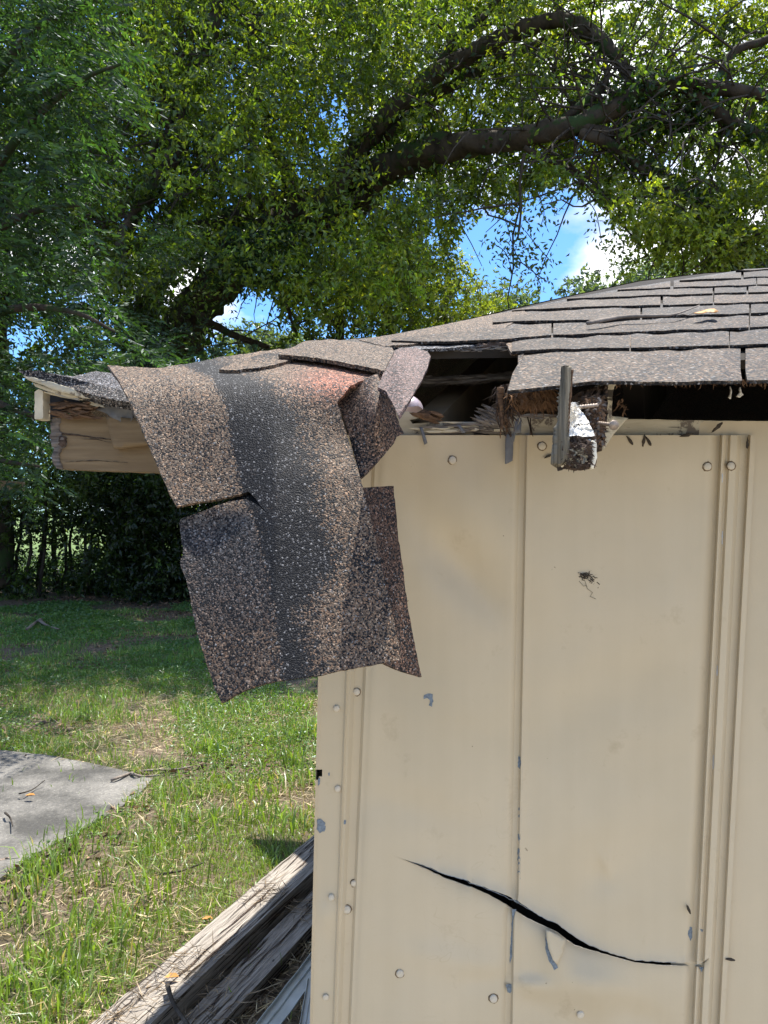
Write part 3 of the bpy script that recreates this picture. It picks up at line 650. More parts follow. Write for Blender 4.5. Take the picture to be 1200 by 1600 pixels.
# ---- top plate above the metal, broken in the middle
def plate(pts, mat=M_plate, d=D0+.008, **k): return autosharp(sheet('top_plate', pts, d, .05, mat, shed, 6, .35, offs='y', **k), 40)
plate([(618, 642), (650, 640), (662, 643), (658, 652), (640, 656), (645, 662), (700, 658), (712, 662), (706, 671), (740, 677), (740, 684), (618, 684)])
plate([(788, 662), (800, 650), (830, 646), (872, 648), (874, 684), (770, 684), (760, 672)])
plate([(945, 656), (1000, 655), (1100, 657), (1200, 658), (2400, 656), (2400, 684), (945, 684)])
plate([(700, 660), (800, 656), (800, 684), (700, 684)], M_greyh, D0+.016)
box_between('plate_under', (-.09, D0+.05, 1.69), (3.3, D0+.05, 1.69), .06, .028, M_inner, shed)
splinters('splinters', 26, M_greyh, shed, (690, 662, 790, 678), D0+.004, (26, 80), (3, 6), (-3, 3), .006)
splinters('splinters', 16, M_plate, shed, (640, 660, 790, 678), D0+.002, (24, 70), (2.5, 5), (-3, 3), .004)
splinters('splinters', 24, M_greyh, shed, (752, 640, 792, 664), D0-.005, (24, 50), (1.8, 4.2), (12, 38), .02)
splinters('splinters', 14, M_brown, shed, (650, 642, 685, 656), D0-.004, (16, 40), (3, 6), (-5, 22), .01)
splinters('splinters', 8, M_greyh, shed, (820, 648, 880, 655), D0-.0, (30, 60), (2, 4), (-4, 8), .006)
# joints in the plate
for (u0, v0, u1, v1) in [(823, 650, 832, 682), (828, 651, 829, 682)]:
    sheet('split_line', [(u0, v0), (u0+2, v0), (u1+1.5, v1), (u1-.5, v1)], D0-.001, .002, M_rot, shed, 4, .4)
# grey strips of old flashing tape
for pts in ([(790, 679), (803, 677), (801, 720), (792, 725), (789, 725)], [(804, 676), (815, 652), (814, 676)], [(655, 667), (660, 668), (668, 692), (663, 695)], [(714, 664), (719, 664), (728, 676), (722, 677)], [(806, 655), (812, 652), (803, 690), (798, 690)]):
    sheet('flashing_strip', pts, D0-.008, .0008, M_tape, shed, 6, .3, rough=.002)
# ---- things in the dark hole
sheet('rotten_batten', [(655, 590), (690, 586), (740, 585), (800, 580), (802, 592), (770, 595), (740, 598), (700, 597), (675, 602), (652, 602)], 1.16, .03, M_grey, roof, 5, 1.6, rough=.008, nscale=90)
splinters('splinters', 26, M_greyh, roof, (660, 587, 795, 598), 1.15, (30, 80), (1.5, 3.5), (-5, 1), .006)
sheet('torn_deck_edge', [(676, 546), (700, 543), (740, 538), (780, 534), (796, 538), (800, 548), (790, 549), (770, 543), (740, 547), (715, 551), (700, 556), (682, 557)], 1.075, .02, M_rot, roof, 4, 1.5, rough=.006, nscale=90)
splinters('splinters', 34, M_greyh, roof, (690, 540, 795, 549), 1.07, (14, 46), (1, 2.4), (-14, 4), .006)
box_between('rafter', P(672, 705, 1.10), P(800, 560, 1.75), .04, .10, M_beige_in, roof)
sheet('rafter', [(655, 640), (680, 626), (700, 640), (690, 668), (670, 668)], 1.3, .05, M_beige_in, roof, 9, .5)
# torn felt hanging at the right edge of the hole
for i in range(16):
    u = 776+random.uniform(0, 22); v = 606+random.uniform(-2, 12); pts = []
    pl = spline([(u, v, 0), (u-4+random.uniform(-4, 4), v+20, 0), (u+random.uniform(-6, 3), v+38, 0), (u+3+random.uniform(-5, 5), v+45+random.uniform(0, 26), 0)], 4)
    w = random.uniform(2, 5); n = len(pl)
    out = [(p[0]-w*(1-k/n), p[1]) for k, p in enumerate(pl)]+[(p[0]+w*(1-k/n)+.3, p[1]) for k, p in reversed(list(enumerate(pl)))]
    sheet('torn_felt', out, lambda a, b, z=random.uniform(.90, .98): z+.006*mn.noise(Vector((a/6, b/6, z*50))), .0012, M_brown if i % 3 else M_rot, roof, 6, .9)
# matted brown fibre under the eave course
def fibres(name, n, mat, parent, region, d, ln, w=.0007, down=1.0):
    vs = []; fs = []
    for _ in range(n):
        u = random.uniform(region[0], region[2]); v = random.uniform(region[1], region[3]); dd = d+random.uniform(-.02, .02)
        p = P(u, v, dd); dr = Vector((random.uniform(-.8, .8), random.uniform(-.5, .5), -down*random.uniform(.2, 1))).normalized(); L_ = random.uniform(*ln)
        q = p+dr*L_*.5+Vector((random.uniform(-1, 1), 0, random.uniform(-1, 1)))*.003; r = q+(dr+Vector((random.uniform(-1, 1)*.6, 0, random.uniform(-.6, .6)))).normalized()*L_*.5
        b0 = len(vs); s = Vector((w, 0, w*.3)); vs += [p-s, p+s, q+s, q-s, r]; fs += [(b0, b0+1, b0+2, b0+3), (b0+3, b0+2, b0+4)]
    return tag(mk(name, vs, fs, mat, parent), kind='stuff')
M_fib = flat_mat('brown_fibre', (.20, .11, .055), .95, .4, 100)
fibres('matted_fibre', 900, M_fib, roof, (796, 606, 862, 626), .93, (.01, .026))
fibres('matted_fibre', 260, M_brown, roof, (960, 590, 1200, 597), .93, (.003, .010))
fibres('matted_fibre', 300, M_rot, roof, (782, 600, 802, 640), .93, (.01, .03))
for (u, v, L_) in ((1141, 603, 20), (1156, 605, 16), (835, 625, 18)):
    o = sheet('hanging_fluff', [(u, v), (u+.8, v), (u+2.5, v+L_*.5), (u+(6 if u > 1150 else 1.5), v+L_*.75), (u+1, v+L_), (u-(5 if u > 1150 else 2), v+L_*.9), (u+.8, v+L_*.5)], .925, .003, M_seed if u > 1000 else M_brown, roof, 3, .8)
# ---- rotted rafter tail and its neighbours
tail = box_between('rafter_tail', P(903, 708, .776), P(918, 652, 1.2), .033, .031, M_rot, shed, seg=40, rough=.004, ns=55)
tp = sheet('paint_remnant', [(884, 684), (879, 677), (882, 664), (888, 652), (886, 642), (891, 632), (897, 628), (903, 638), (911, 645), (918, 655), (923, 666), (928, 676), (931, 690), (922, 691), (910, 687), (900, 688), (892, 684)], lambda u, v: .768+(690-v)*.00075+.004*mn.noise(Vector((u/5, v/5, 0))), .012, M_rotpaint, tail, 3, .9, smooth=False, rough=.004, nscale=250)
sheet('rotten_end', [(874, 690), (880, 684), (900, 680), (915, 683), (928, 694), (929, 712), (926, 732), (915, 734), (900, 733), (890, 731), (878, 735), (876, 720), (873, 705)], lambda u, v: .767+.005*mn.noise(Vector((u/5, v/5, 0))), .02, M_rot, tail, 2.5, .8, smooth=False)
sheet('paint_rim', [(926, 688), (932, 692), (933, 715), (927, 733), (923, 731), (927, 712)], .764, .01, flat_mat('cream_flake', (.70, .66, .54)), tail, 4, .5)
sheet('paint_rim', [(877, 716), (886, 719), (884, 726), (879, 730), (876, 727)], .763, .004, flat_mat('cream_flake', (.66, .62, .50)), tail, 4, .5)
fibres('splinters', 420, M_rot, tail, (880, 690, 924, 726), .768, (.003, .007), .0009, .5)
fibres('splinters', 60, M_greyv, tail, (888, 700, 918, 722), .762, (.003, .006), .0012, .3)
fibres('splinters', 260, flat_mat('pale_splinter', (.62, .58, .5), .9, .3, 200), tail, (882, 628, 900, 660), .785, (.004, .010), .0005, .5)
fibres('splinters', 700, M_brown, tail, (914, 618, 942, 692), .85, (.003, .008), .0010, .5)
fibres('splinters', 120, M_grey, tail, (918, 618, 942, 690), .842, (.003, .007), .0012, .5)
sheet('rotten_core', [(904, 613), (925, 606), (950, 602), (949, 650), (945, 688), (940, 705), (933, 698), (927, 674), (917, 654), (903, 637)], lambda u, v: .86+.012*mn.noise(Vector((u/6, v/7, 3))), .03, M_rot, tail, 4, 1.4, smooth=False)
sheet('standing_splinter', [(877, 572), (882, 571), (888, 574), (893, 572), (892, 600), (889, 625), (886, 660), (882, 700), (880, 722), (874, 725), (869, 723), (873, 660), (874, 610)], lambda u, v: .752+.0035*math.sin((u-870)/3.), .006, M_greyv, tail, 3, .5)
sheet('standing_splinter', [(893, 578), (896, 577), (894, 606), (891, 640), (888, 700), (884, 722), (882, 722), (886, 660), (890, 610)], .755, .006, M_brown, tail, 4, .8)
rb = sheet('rafter', [(946, 606), (954, 598), (962, 592), (972, 592), (960, 604), (957, 620), (956, 650), (982, 653), (958, 680), (943, 704), (944, 660)], lambda u, v: .925+.0004*(u-950), .03, M_plate, shed, 6, .4)
o = box_between('rafter', P(990, 625, 1.16), P(1030, 590, 1.7), .03, .085, M_inner, shed)  # dark wood colour stands in for the shade under the eave
fibres('splinters', 14, M_brown, shed, (966, 612, 980, 640), 1.04, (.01, .02), .0012, .7)
for (a, b2) in (((905, 636, .80), (934, 633, .81)), ((935, 661, .82), (957, 664, .79))):
    A = P(*a); B = P(*b2); ch = [(A+(B-A)*k/14, .0018*(1.25 if k % 2 else .85)) for k in range(15)]
    o = tubes('screw', [ch], M_steel, tail, 7)
    if a[0] > 930:
        dr = (B-A).normalized(); tubes('screw_head', [[(B, .0018), (B+dr*.0025, .0055), (B+dr*.004, .0052)]], M_steel, o, 9)
# ---- screw heads and paint chips on the metal
def dW(u, v):
    c = u
    for _ in range(4): c = u-lerp(c, SHC, SHS)*(v-680)
    return D0-wallh(c, u, v)
for (u, v, r, ring) in [(707, 719, 6, 1), (847, 697, 6, 1), (1105, 729, 6, 1), (1142, 728, 6, 1), (557, 1081, 5.5, 1), (526, 1107, 5, 0), (528, 1232, 5, 0), (518, 1402, 5, 0), (509, 1558, 5, 0), (553, 1380, 5, 1), (542, 1421, 6, 1), (625, 1521, 6, 1), (771, 1560, 6, 1), (907, 1585, 6, 0)]:
    d = dW(u, v)-.0008; c = P(u, v, d); R_ = r/1200*d; vs = []; fs = []; K = 20
    tx, tz = random.uniform(-.12, .12), random.uniform(-.12, .12)
    for (rr, y) in ((1.0, 0), (1.0, -.0012), (.82, -.0022), (.4, -.0026)):
        for k in range(K):
            a = 2*math.pi*k/K; x, z = math.cos(a)*R_*rr, math.sin(a)*R_*rr; vs.append(c+Vector((x, y+x*tx+z*tz, z)))
    for q in range(3):
        for k in range(K): l_ = (k+1) % K; fs.append((q*K+k, q*K+l_, (q+1)*K+l_, (q+1)*K+k))
    fs.append(tuple(3*K+k for k in range(K)))
    o = mk('screw_head', vs, fs, M_screw, wall, False)
    if ring:
        sheet('dark_ring', [(u+math.cos(a*.7)*(r+1.8+random.uniform(-.6, .9)), v+math.sin(a*.7)*(r+1.8+random.uniform(-.6, .9))) for a in range(9)], d+.0006, .0003, M_ring, o, 4, .2, smooth=False)  # thin darker brown ring around the head
def chip(pts, step=5, jit=.9, mat=None):
    sheet('paint_chip', pts, lambda u, v: dW(u, v)-.0006, .0003, mat or M_chip, wall, step, jit, smooth=False)
chip([(495, 1281), (503, 1280), (509, 1286), (507, 1299), (500, 1302), (495, 1296)], 3, 1.4)
chip([(497, 1216), (500, 1216), (500, 1225), (497, 1228)], 3, .6)
chip([(662, 1087), (668, 1084), (676, 1085), (677, 1096), (675, 1104), (670, 1102), (672, 1094), (667, 1091), (662, 1092)], 3, 1.2)
chip([(538, 1281), (541, 1281), (540, 1288), (537, 1288)], 3, .5)
chip([(513, 1208), (515, 1207), (515, 1212), (513, 1212)], 3, .4)
chip([(810, 1181), (813, 1183), (814, 1192), (812, 1202), (809, 1198)], 3, .7)
for v in (1262, 1273): chip([(810, v), (812, v), (812, v+4), (810, v+4)], 3, .4)
chip([(809, 1303), (813, 1304), (813, 1312), (810, 1314)], 3, .7)
chip([(809, 1325), (812.5, 1325), (812.5, 1360), (814, 1392), (817, 1404), (810, 1412), (803, 1408), (808, 1395), (809, 1360)], 4, .8)
chip([(800, 1421), (807, 1421), (803, 1436), (802, 1470), (799, 1500), (796.5, 1506), (798, 1470), (800, 1440)], 4, .8)
chip([(790, 1539), (797, 1537), (806, 1541), (800, 1544), (797, 1552), (793, 1550)], 3, 1)
chip([(1078, 1448), (1082, 1449), (1082, 1462), (1079, 1471), (1076, 1463), (1075, 1457)], 3, 1.)
chip([(1093, 1451), (1099, 1453), (1097, 1457)], 3, .4); chip([(1092, 1511), (1099, 1511), (1097, 1519), (1095, 1517)], 3, .4)
chip([(853, 1452), (858, 1456), (856, 1470), (860, 1488), (868, 1505), (872, 1512), (866, 1516), (857, 1500), (852, 1480)], 4, .8)
for (u, v, l_) in ((1128, 740, 14), (1128, 830, 20), (1120, 1040, 16), (1114, 1180, 22)): chip([(u, v), (u+1.6, v), (u+1, v+l_), (u-.4, v+l_)], 4, .5, flat_mat('bare_zinc', (.5, .51, .52)))
for (k0, k1, side, w_) in ((640, 1060, 0, 1.1), (640, 1060, 1, 1.5)):
    vs = []; fs = []; q = 0
    for u in range(k0, k1, 3):
        t_, b_ = crack(u); wd = min(1, (b_-t_)/8); e = (t_ if side == 0 else b_); ww = w_*(.5+.8*abs(mn.noise(Vector((u/6, side, 4)))))*min(1, .3+wd)
        dd = dW(u, e)-(.0085*wd if side == 0 else -.006*wd)-.0008
        vs += [P(u, e, dd), P(u, e-ww if side == 0 else e+ww, dd+(.0004))]
    n_ = len(vs)//2
    mk('torn_edge', vs, [(2*i, 2*i+2, 2*i+3, 2*i+1) for i in range(n_-1)], flat_mat('bare_torn_edge', (.60, .55, .46) if side else (.34, .35, .35), .45, .3, 300), wall)
# curled lip of metal below the tear
sheet('torn_lip', [(853, 1452), (862, 1456), (885, 1468), (880, 1490), (872, 1508), (864, 1500), (857, 1482), (854, 1466)], lambda u, v: dW(u, v)-.0045-.004*ss(880, 856, u), .0008, M_wall, wall, 6, .2)

# ---- small things on the shed
def debris(name, pts, mat, label, cat, group=None, d=None, **k):
    o = sheet(name, pts, d if d else (lambda u, v: dW(u, v)-.002), .0012, mat, None, k.get('step', 3), .6, rough=.002, nscale=300); return tag(o, label, cat, group)
for (u, v, s, a, lab) in [(984, 688, 9, 55, 'thin brown winged seed caught at the metal top edge right of the rafter tail'), (1006, 688, 10, 100, 'dark winged seed hanging straight down from the metal top edge'), (1013, 689, 9, 60, 'dark winged seed leaning right against the straight hanging one'),
                     (1073, 680, 11, -10, 'dark winged seed lying flat along the wall top left of the sheet overlap'), (1121, 668, 12, -45, 'brown winged seed stuck at the top corner of the right sheet'), (1168, 692, 9, 90, 'brown winged seed in the groove beside the sheet edge'),
                     (857, 713, 8, -25, 'short brown seed stuck to the wall left of the rafter tail'), (1076, 1421, 8, 70, 'pale brown seed stuck low on the wall above a blue chip'), (1141, 1500, 8, 5, 'grey brown seed stuck across the right sheet edge')]:
    ca, sa = math.cos(math.radians(a)), math.sin(math.radians(a))
    debris('winged_seed', [(u+x*ca*s-y*sa*s, v+x*sa*s+y*ca*s) for x, y in ((-1, 0), (-.4, -.22), (.3, -.3), (1, -.08), (.9, .1), (.2, .22), (-.5, .14))], M_debris, lab, 'seed', 'winged seeds stuck to the shed wall', d=(D0-.004))
cob = thing('cobweb_clump', P(918, 905, D0), 'dark clump of dust and cobweb stuck on the middle of the beige wall', 'cobweb')
vs = []; fs = []
for _ in range(150):
    u = random.gauss(914, 5) if random.random() < .7 else random.gauss(925, 5); v = random.gauss(900, 3)+max(0, u-918)*random.uniform(0, 1.2); p = P(u, v, D0-random.uniform(.001, .006)); q = p+Vector((random.uniform(-1, 1), random.uniform(-.3, .3), random.uniform(-1, 1)))*.005
    b0 = len(vs); s = Vector((.0004, 0, .0004)); vs += [p-s, p+s, q+s, q-s]; fs.append((b0, b0+1, b0+2, b0+3))
tag(mk('dust_threads', vs, fs, M_debris, cob), kind='stuff')
tubes('web_thread', [[(P(u, v, D0-.004), .0003) for u, v in ((914, 908), (918, 920), (926, 926), (922, 932), (931, 936))], [(P(u, v, D0-.004), .0003) for u, v in ((905, 908), (912, 916), (916, 915))]], M_debris, cob, 4)
tw = spline([(918, 505, 2.4), (950, 499, 2.6), (975, 495, 2.3), (1020, 493.5, 1.9), (1050, 492, 1.5), (1070, 486, 1.1), (1093, 477, .7)], 5)
tag(tubes('fallen_twig', [[(RP(u, v, .016), r*.0011*1.2) for u, v, r in tw], [(RP(u, v, .016), .0008) for u, v in ((1058, 489), (1075, 492.5), (1088, 493))]], M_twig, None, 7, .2, 200), 'long grey twig lying across the roof shingles', 'twig')
tag(sheet('dry_leaf', [(1083, 489), (1095, 486), (1105, 483), (1116, 482), (1123, 486), (1118, 488.5), (1106, 487), (1098, 489.5), (1090, 490)], rd(.02), .0006, M_amber, None, 4, .2), 'amber dry leaf lying on the shingles at the tip of the twig', 'leaf')
# smooth plastic dome poking out of the hole
c = P(638, 636, .985); vs = []; fs = []
for i in range(9):
    th = math.pi/2*i/8
    for k in range(20):
        a = 2*math.pi*k/20; vs.append(c+Vector((math.cos(a)*math.cos(th)*.019, math.sin(a)*math.cos(th)*.03, math.sin(th)*.017+.0012*math.sin(a*5)*math.cos(th)-.003)))
for i in range(8):
    for k in range(20): l_ = (k+1) % 20; fs.append((i*20+k, i*20+l_, (i+1)*20+l_, (i+1)*20+k))
tag(mk('plastic_cap', vs, fs, M_pvc, None, True), 'shiny mauve plastic dome poking out of the roof hole on the top plate', 'plastic cap')

# ================================================================ timbers and trim beside the shed
DT = Vector((.375, .927, 0)).normalized(); SD = Vector((DT.y, -DT.x, 0)); A0 = Vector((-.296, 3.17, 0))
def timber(off, w, z0, z1, a, b2, label):
    c = A0+SD*(off+w/2); zc = (z0+z1)/2
    o = box_between('landscape_timber', c+DT*a+Vector((0, 0, zc)), c+DT*b2+Vector((0, 0, zc)), w, z1-z0, M_timber, None, seg=160, rough=.0035, ns=14, bev=.025)
    o.data.transform(o.matrix_world.inverted()) if False else None
    return tag(o, label, 'timber', 'weathered landscape timbers')
# timber grain should follow the log: its own frame
def orient(o):
    ang = math.atan2(-DT.x, DT.y)
    from mathutils import Matrix
    o.data.transform(Matrix.Rotation(-ang, 4, 'Z')); o.rotation_euler = (0, 0, ang); return o
ta = orient(timber(-.165, .165, -.04, .115, -1.35, 2.6, 'sunlit weathered grey timber with a pale cracked top, next to the grass'))
tb = orient(timber(.022, .125, -.05, .065, -1.5, 2.2, 'shaded lower timber lying between the sunlit timber and the shed'))
def splits(parent, off, w, zt, n, a0, a1):
    vs = []; fs = []
    for _ in range(n):
        a = random.uniform(a0, a1); s = off+w*random.uniform(.06, .94); L_ = random.uniform(.08, .5); wd = random.uniform(.0008, .003); K = 8; b0 = len(vs); ph = random.uniform(0, 9)
        for k in range(K+1):
            t = k/K; c = A0+DT*(a+L_*t)+SD*(s+.004*math.sin(ph+t*7)+.003*random.uniform(-1, 1)); hw = wd*math.sin(math.pi*t)**.6+.0002
            for e in (-hw, hw): vs.append(Vector((c.x, c.y, zt))+SD*e)
        for k in range(K): q = b0+2*k; fs.append((q, q+1, q+3, q+2))
    return tag(mk('splits', vs, fs, M_rot, None), kind='stuff')
def splits_side(parent, s, z0, z1, n, a0, a1):
    vs = []; fs = []
    for _ in range(n):
        a = random.uniform(a0, a1); z = random.uniform(z0, z1); L_ = random.uniform(.15, .6); wd = random.uniform(.001, .004); K = 8; b0 = len(vs)
        for k in range(K+1):
            t = k/K; c = A0+DT*(a+L_*t)+SD*s; hw = wd*math.sin(math.pi*t)**.6+.0002; zz = z+.002*random.uniform(-1, 1)
            for e in (-hw, hw): vs.append(Vector((c.x, c.y, zz+e)))
        for k in range(K): q = b0+2*k; fs.append((q, q+1, q+3, q+2))
    return tag(mk('splits', vs, fs, M_rot, None), kind='stuff')
def _u(): pass
def adopt(o, p):
    bpy.context.view_layer.update(); mw = o.matrix_world.copy(); o.parent = p; o.matrix_parent_inverse = p.matrix_world.inverted(); return o
def channel(name, a, b2, w, label, roll=0):
    a = Vector(a); b2 = Vector(b2); d = (b2-a).normalized(); s = d.cross(Vector((0, -.5, 1))).normalized(); t = s.cross(d)
    prof = [(-.5, .12), (-.5, 0), (-.12, 0), (-.10, -.10), (.10, -.10), (.12, 0), (.5, 0), (.5, .25), (.47, .25), (.47, .03), (.14, .03), (.12, -.07), (-.12, -.07), (-.14, .03), (-.47, .03), (-.47, .12)]
    vs = []; fs = []; m = len(prof); seg = 20
    for i in range(seg+1):
        c = a+(b2-a)*i/seg+t*.0014*math.sin(i*.9)
        for x, y in prof: vs.append(c+s*x*w+t*y*w)
    for i in range(seg):
        for j in range(m): k = (j+1) % m; fs.append((i*m+j, i*m+k, (i+1)*m+k, (i+1)*m+j))
    fs += [tuple(range(m-1, -1, -1)), tuple(seg*m+j for j in range(m))]
    return tag(mk(name, vs, fs, M_trim), label, 'metal trim', 'loose pale metal trim pieces')
for o, p in ((splits(None, -.165, .165, .1185, 26, -1.2, .6), ta), (splits_side(None, .0035, .0, .10, 24, -1.2, .6), ta), (splits(None, .022, .125, .0685, 18, -1.2, .6), tb), (splits_side(None, .1505, .0, .05, 20, -1.2, .6), tb)): adopt(o, p)
channel('metal_trim', P(500, 1497, 2.36), P(400, 1630, 2.0), .055, 'longer pale grey metal channel slanting down left from the shed corner')
channel('metal_trim', P(492, 1530, 2.2), P(474, 1640, 2.0), .04, 'narrow pale grey metal strip standing steeply beside the shed corner')

# ================================================================ leaves and branches
def rnd(n, a, b2): return rng.uniform(a, b2, n)
def unit(v): return v/np.maximum(np.linalg.norm(v, axis=1, keepdims=True), 1e-9)
def leaves(name, c, d, ln, wd, col, mat, parent=None, fold=.25, droop=0.2, stuff=False, origin=None):
    """c centres (N,3), d directions; one folded kite per leaf"""
    n = len(c); d = unit(d); r = unit(np.cross(d, rng.normal(size=(n, 3)))); u = np.cross(r, d)
    ln = ln[:, None]; wd = wd[:, None]; mid = c+d*ln*.42
    v0 = c; v1 = mid+r*wd*.5+u*wd*fold; v2 = c+d*ln+u*(-droop*ln*.3); v3 = mid-r*wd*.5+u*wd*fold
    vs = np.stack([v0, v1, v2, v3], 1).reshape(-1, 3); b = np.arange(n)*4
    fs = np.concatenate([np.stack([b, b+1, b+2], 1), np.stack([b, b+2, b+3], 1)])
    o = mk(name, vs, fs, mat, parent, False, {'tint': np.repeat(col, 4, axis=0)}, origin=origin)
    if stuff: o['kind'] = 'stuff'
    return o
def twigs_leaves(tc, td, L_, n, ln, spread=.7):
    """leaves along twigs starting at tc with direction td, length L_"""
    k = len(tc); c0 = np.repeat(tc, n, 0); d0 = np.repeat(td, n, 0); t = rnd(k*n, 0, 1)
    c = c0+d0*(t*np.repeat(L_, n))[:, None]+rng.normal(size=(k*n, 3))*.02
    d = d0*.5+rng.normal(size=(k*n, 3))*spread; d[:, 2] -= .25
    return c, d
def px(u, v, d): return np.stack([(u-600)/1200*d, d, CH+(800-v)/1200*d], 1)
def palette(n, base, var=.25, yel=.3):
    c = np.tile(np.array(base), (n, 1))*np.exp(rng.normal(size=(n, 1))*var); y = rng.random((n, 1))**2*yel
    return np.clip(c*(1-y)+np.array([base[0]*2.2, base[1]*1.5, base[2]*.9])*y, 0, .9)
def polymask(u, v, poly):
    m = np.zeros(len(u), bool); j = len(poly)-1
    for i in range(len(poly)):
        xi, yi = poly[i]; xj, yj = poly[j]
        c = ((yi > v) != (yj > v)) & (u < (xj-xi)*(v-yi)/(yj-yi+1e-9)+xi); m ^= c; j = i
    return m
HOLES = [[(712, 372), (735, 342), (752, 325), (800, 345), (830, 300), (872, 284), (925, 300), (955, 340), (1000, 392), (960, 400), (905, 415), (895, 440), (880, 462), (835, 470), (800, 455), (760, 452), (735, 420)],
         [(325, 478), (360, 455), (400, 448), (432, 470), (442, 500), (430, 530), (380, 545), (330, 520)],
         [(258, 462), (290, 425), (318, 395), (332, 392), (322, 420), (290, 445), (268, 470)],
         [(160, 345), (185, 330), (230, 315), (252, 300), (262, 320), (245, 335), (215, 375), (190, 355)],
         [(1003, 140), (1022, 138), (1026, 152), (1010, 155)], [(1085, 232), (1100, 230), (1105, 250), (1088, 248)], [(225, 155), (250, 150), (255, 170), (235, 172)],
         [(5, 505), (60, 500), (75, 530), (40, 545), (10, 540)], [(1150, 325), (1200, 320), (1200, 350), (1160, 352)], [(655, 370), (680, 365), (690, 385), (665, 392)], [(795, 225), (812, 228), (808, 240), (798, 240)],
         [(870, 330), (930, 320), (990, 380), (940, 400)], [(620, 300), (650, 296), (646, 312), (624, 312)], [(920, 355), (950, 350), (948, 365), (924, 366)]]
def holes(u, v, grow=0):
    m = np.zeros(len(u), bool)
    for h in HOLES:
        cx = sum(p[0] for p in h)/len(h); cy = sum(p[1] for p in h)/len(h); k = 1+grow
        m |= polymask(u, v, [(cx+(x-cx)*k, cy+(y-cy)*k) for x, y in h])
    return m
def toview(c): d = c[:, 1]; return 600+c[:, 0]/d*1200, 800-(c[:, 2]-CH)/d*1200
def crown(name, parent, nclump, region, drange, lower, base, leaf=(.08, .032), per=7, nleaf=12, cr=(.35, .8), yel=.35, origin=None, twl=.32, keep=.02, mat=None, accept=None, prune=None):
    """leafy clumps scattered through a volume; lower(u) = lowest row, sky gaps kept open"""
    u = rnd(nclump, region[0], region[2]); v = rnd(nclump, region[1], region[3]); d = rnd(nclump, *drange)
    ok = v < np.array([lower(x) for x in u])
    if accept is not None: ok &= accept(u, v)
    u, v, d = u[ok], v[ok], d[ok]; cc_ = px(u, v, d); R_ = rnd(len(cc_), *cr)
    hue = np.exp(rng.normal(size=len(cc_))*.38)
    tcn = np.repeat(cc_, per, 0)+unit(rng.normal(size=(len(cc_)*per, 3)))*(np.repeat(R_, per)*rng.random(len(cc_)*per)**.5)[:, None]*np.array([1, 1, .6]); hue = np.repeat(hue, per)
    td = unit(unit(tcn-np.repeat(cc_, per, 0))+rng.normal(size=(len(tcn), 3))*.5+np.array([0, 0, -.45]))
    c, dr = twigs_leaves(tcn, td, rnd(len(tcn), .6*twl, 1.3*twl), nleaf, leaf[0]); hue = np.repeat(hue, nleaf)
    uu, vv = toview(c); dead = holes(uu+rng.normal(size=len(uu))*7, vv+rng.normal(size=len(uu))*7) & (rng.random(len(uu)) > keep)
    c, dr, hue = c[~dead], dr[~dead], hue[~dead]
    if prune is not None:
        k = np.ones(len(c), bool); uu, vv = toview(c)
        for (pu, pv, pr, pd, pp) in prune: k &= ~((np.abs(uu-pu) < pr) & (np.abs(vv-pv) < pr) & (c[:, 1] < pd) & (rng.random(len(uu)) < pp))
        c, dr, hue = c[k], dr[k], hue[k]
    col = palette(len(c), base, .2, yel)*hue[:, None]
    print(name, len(c))
    return leaves('crown', c, dr, leaf[0]*rnd(len(c), .7, 1.25), leaf[1]*rnd(len(c), .75, 1.25), np.clip(col, 0, .6), mat or M_leaf, parent, origin=origin)
def limb(pts, d0, k=4, wob=.006):
    """pts (u,v,r_px[,d]) -> chain"""
    A = [(p[0], p[1], p[2], p[3] if len(p) > 3 else d0) for p in pts]
    out = []
    for (u, v, r, d) in spline(A, k):
        p = P(u, v, d); w = Vector((mn.noise(p*2.2), mn.noise(p*2.2+Vector((9, 0, 0))), mn.noise(p*2.2+Vector((0, 9, 0)))))*wob*d
        out.append((p+w*.5, max(r, .4)/1200*d))
    return out
def refine(ch, k=3):
    A = spline([(*p, r_) for p, r_ in ch], k); return [(Vector(a[:3]), max(a[3], .002)) for a in A]
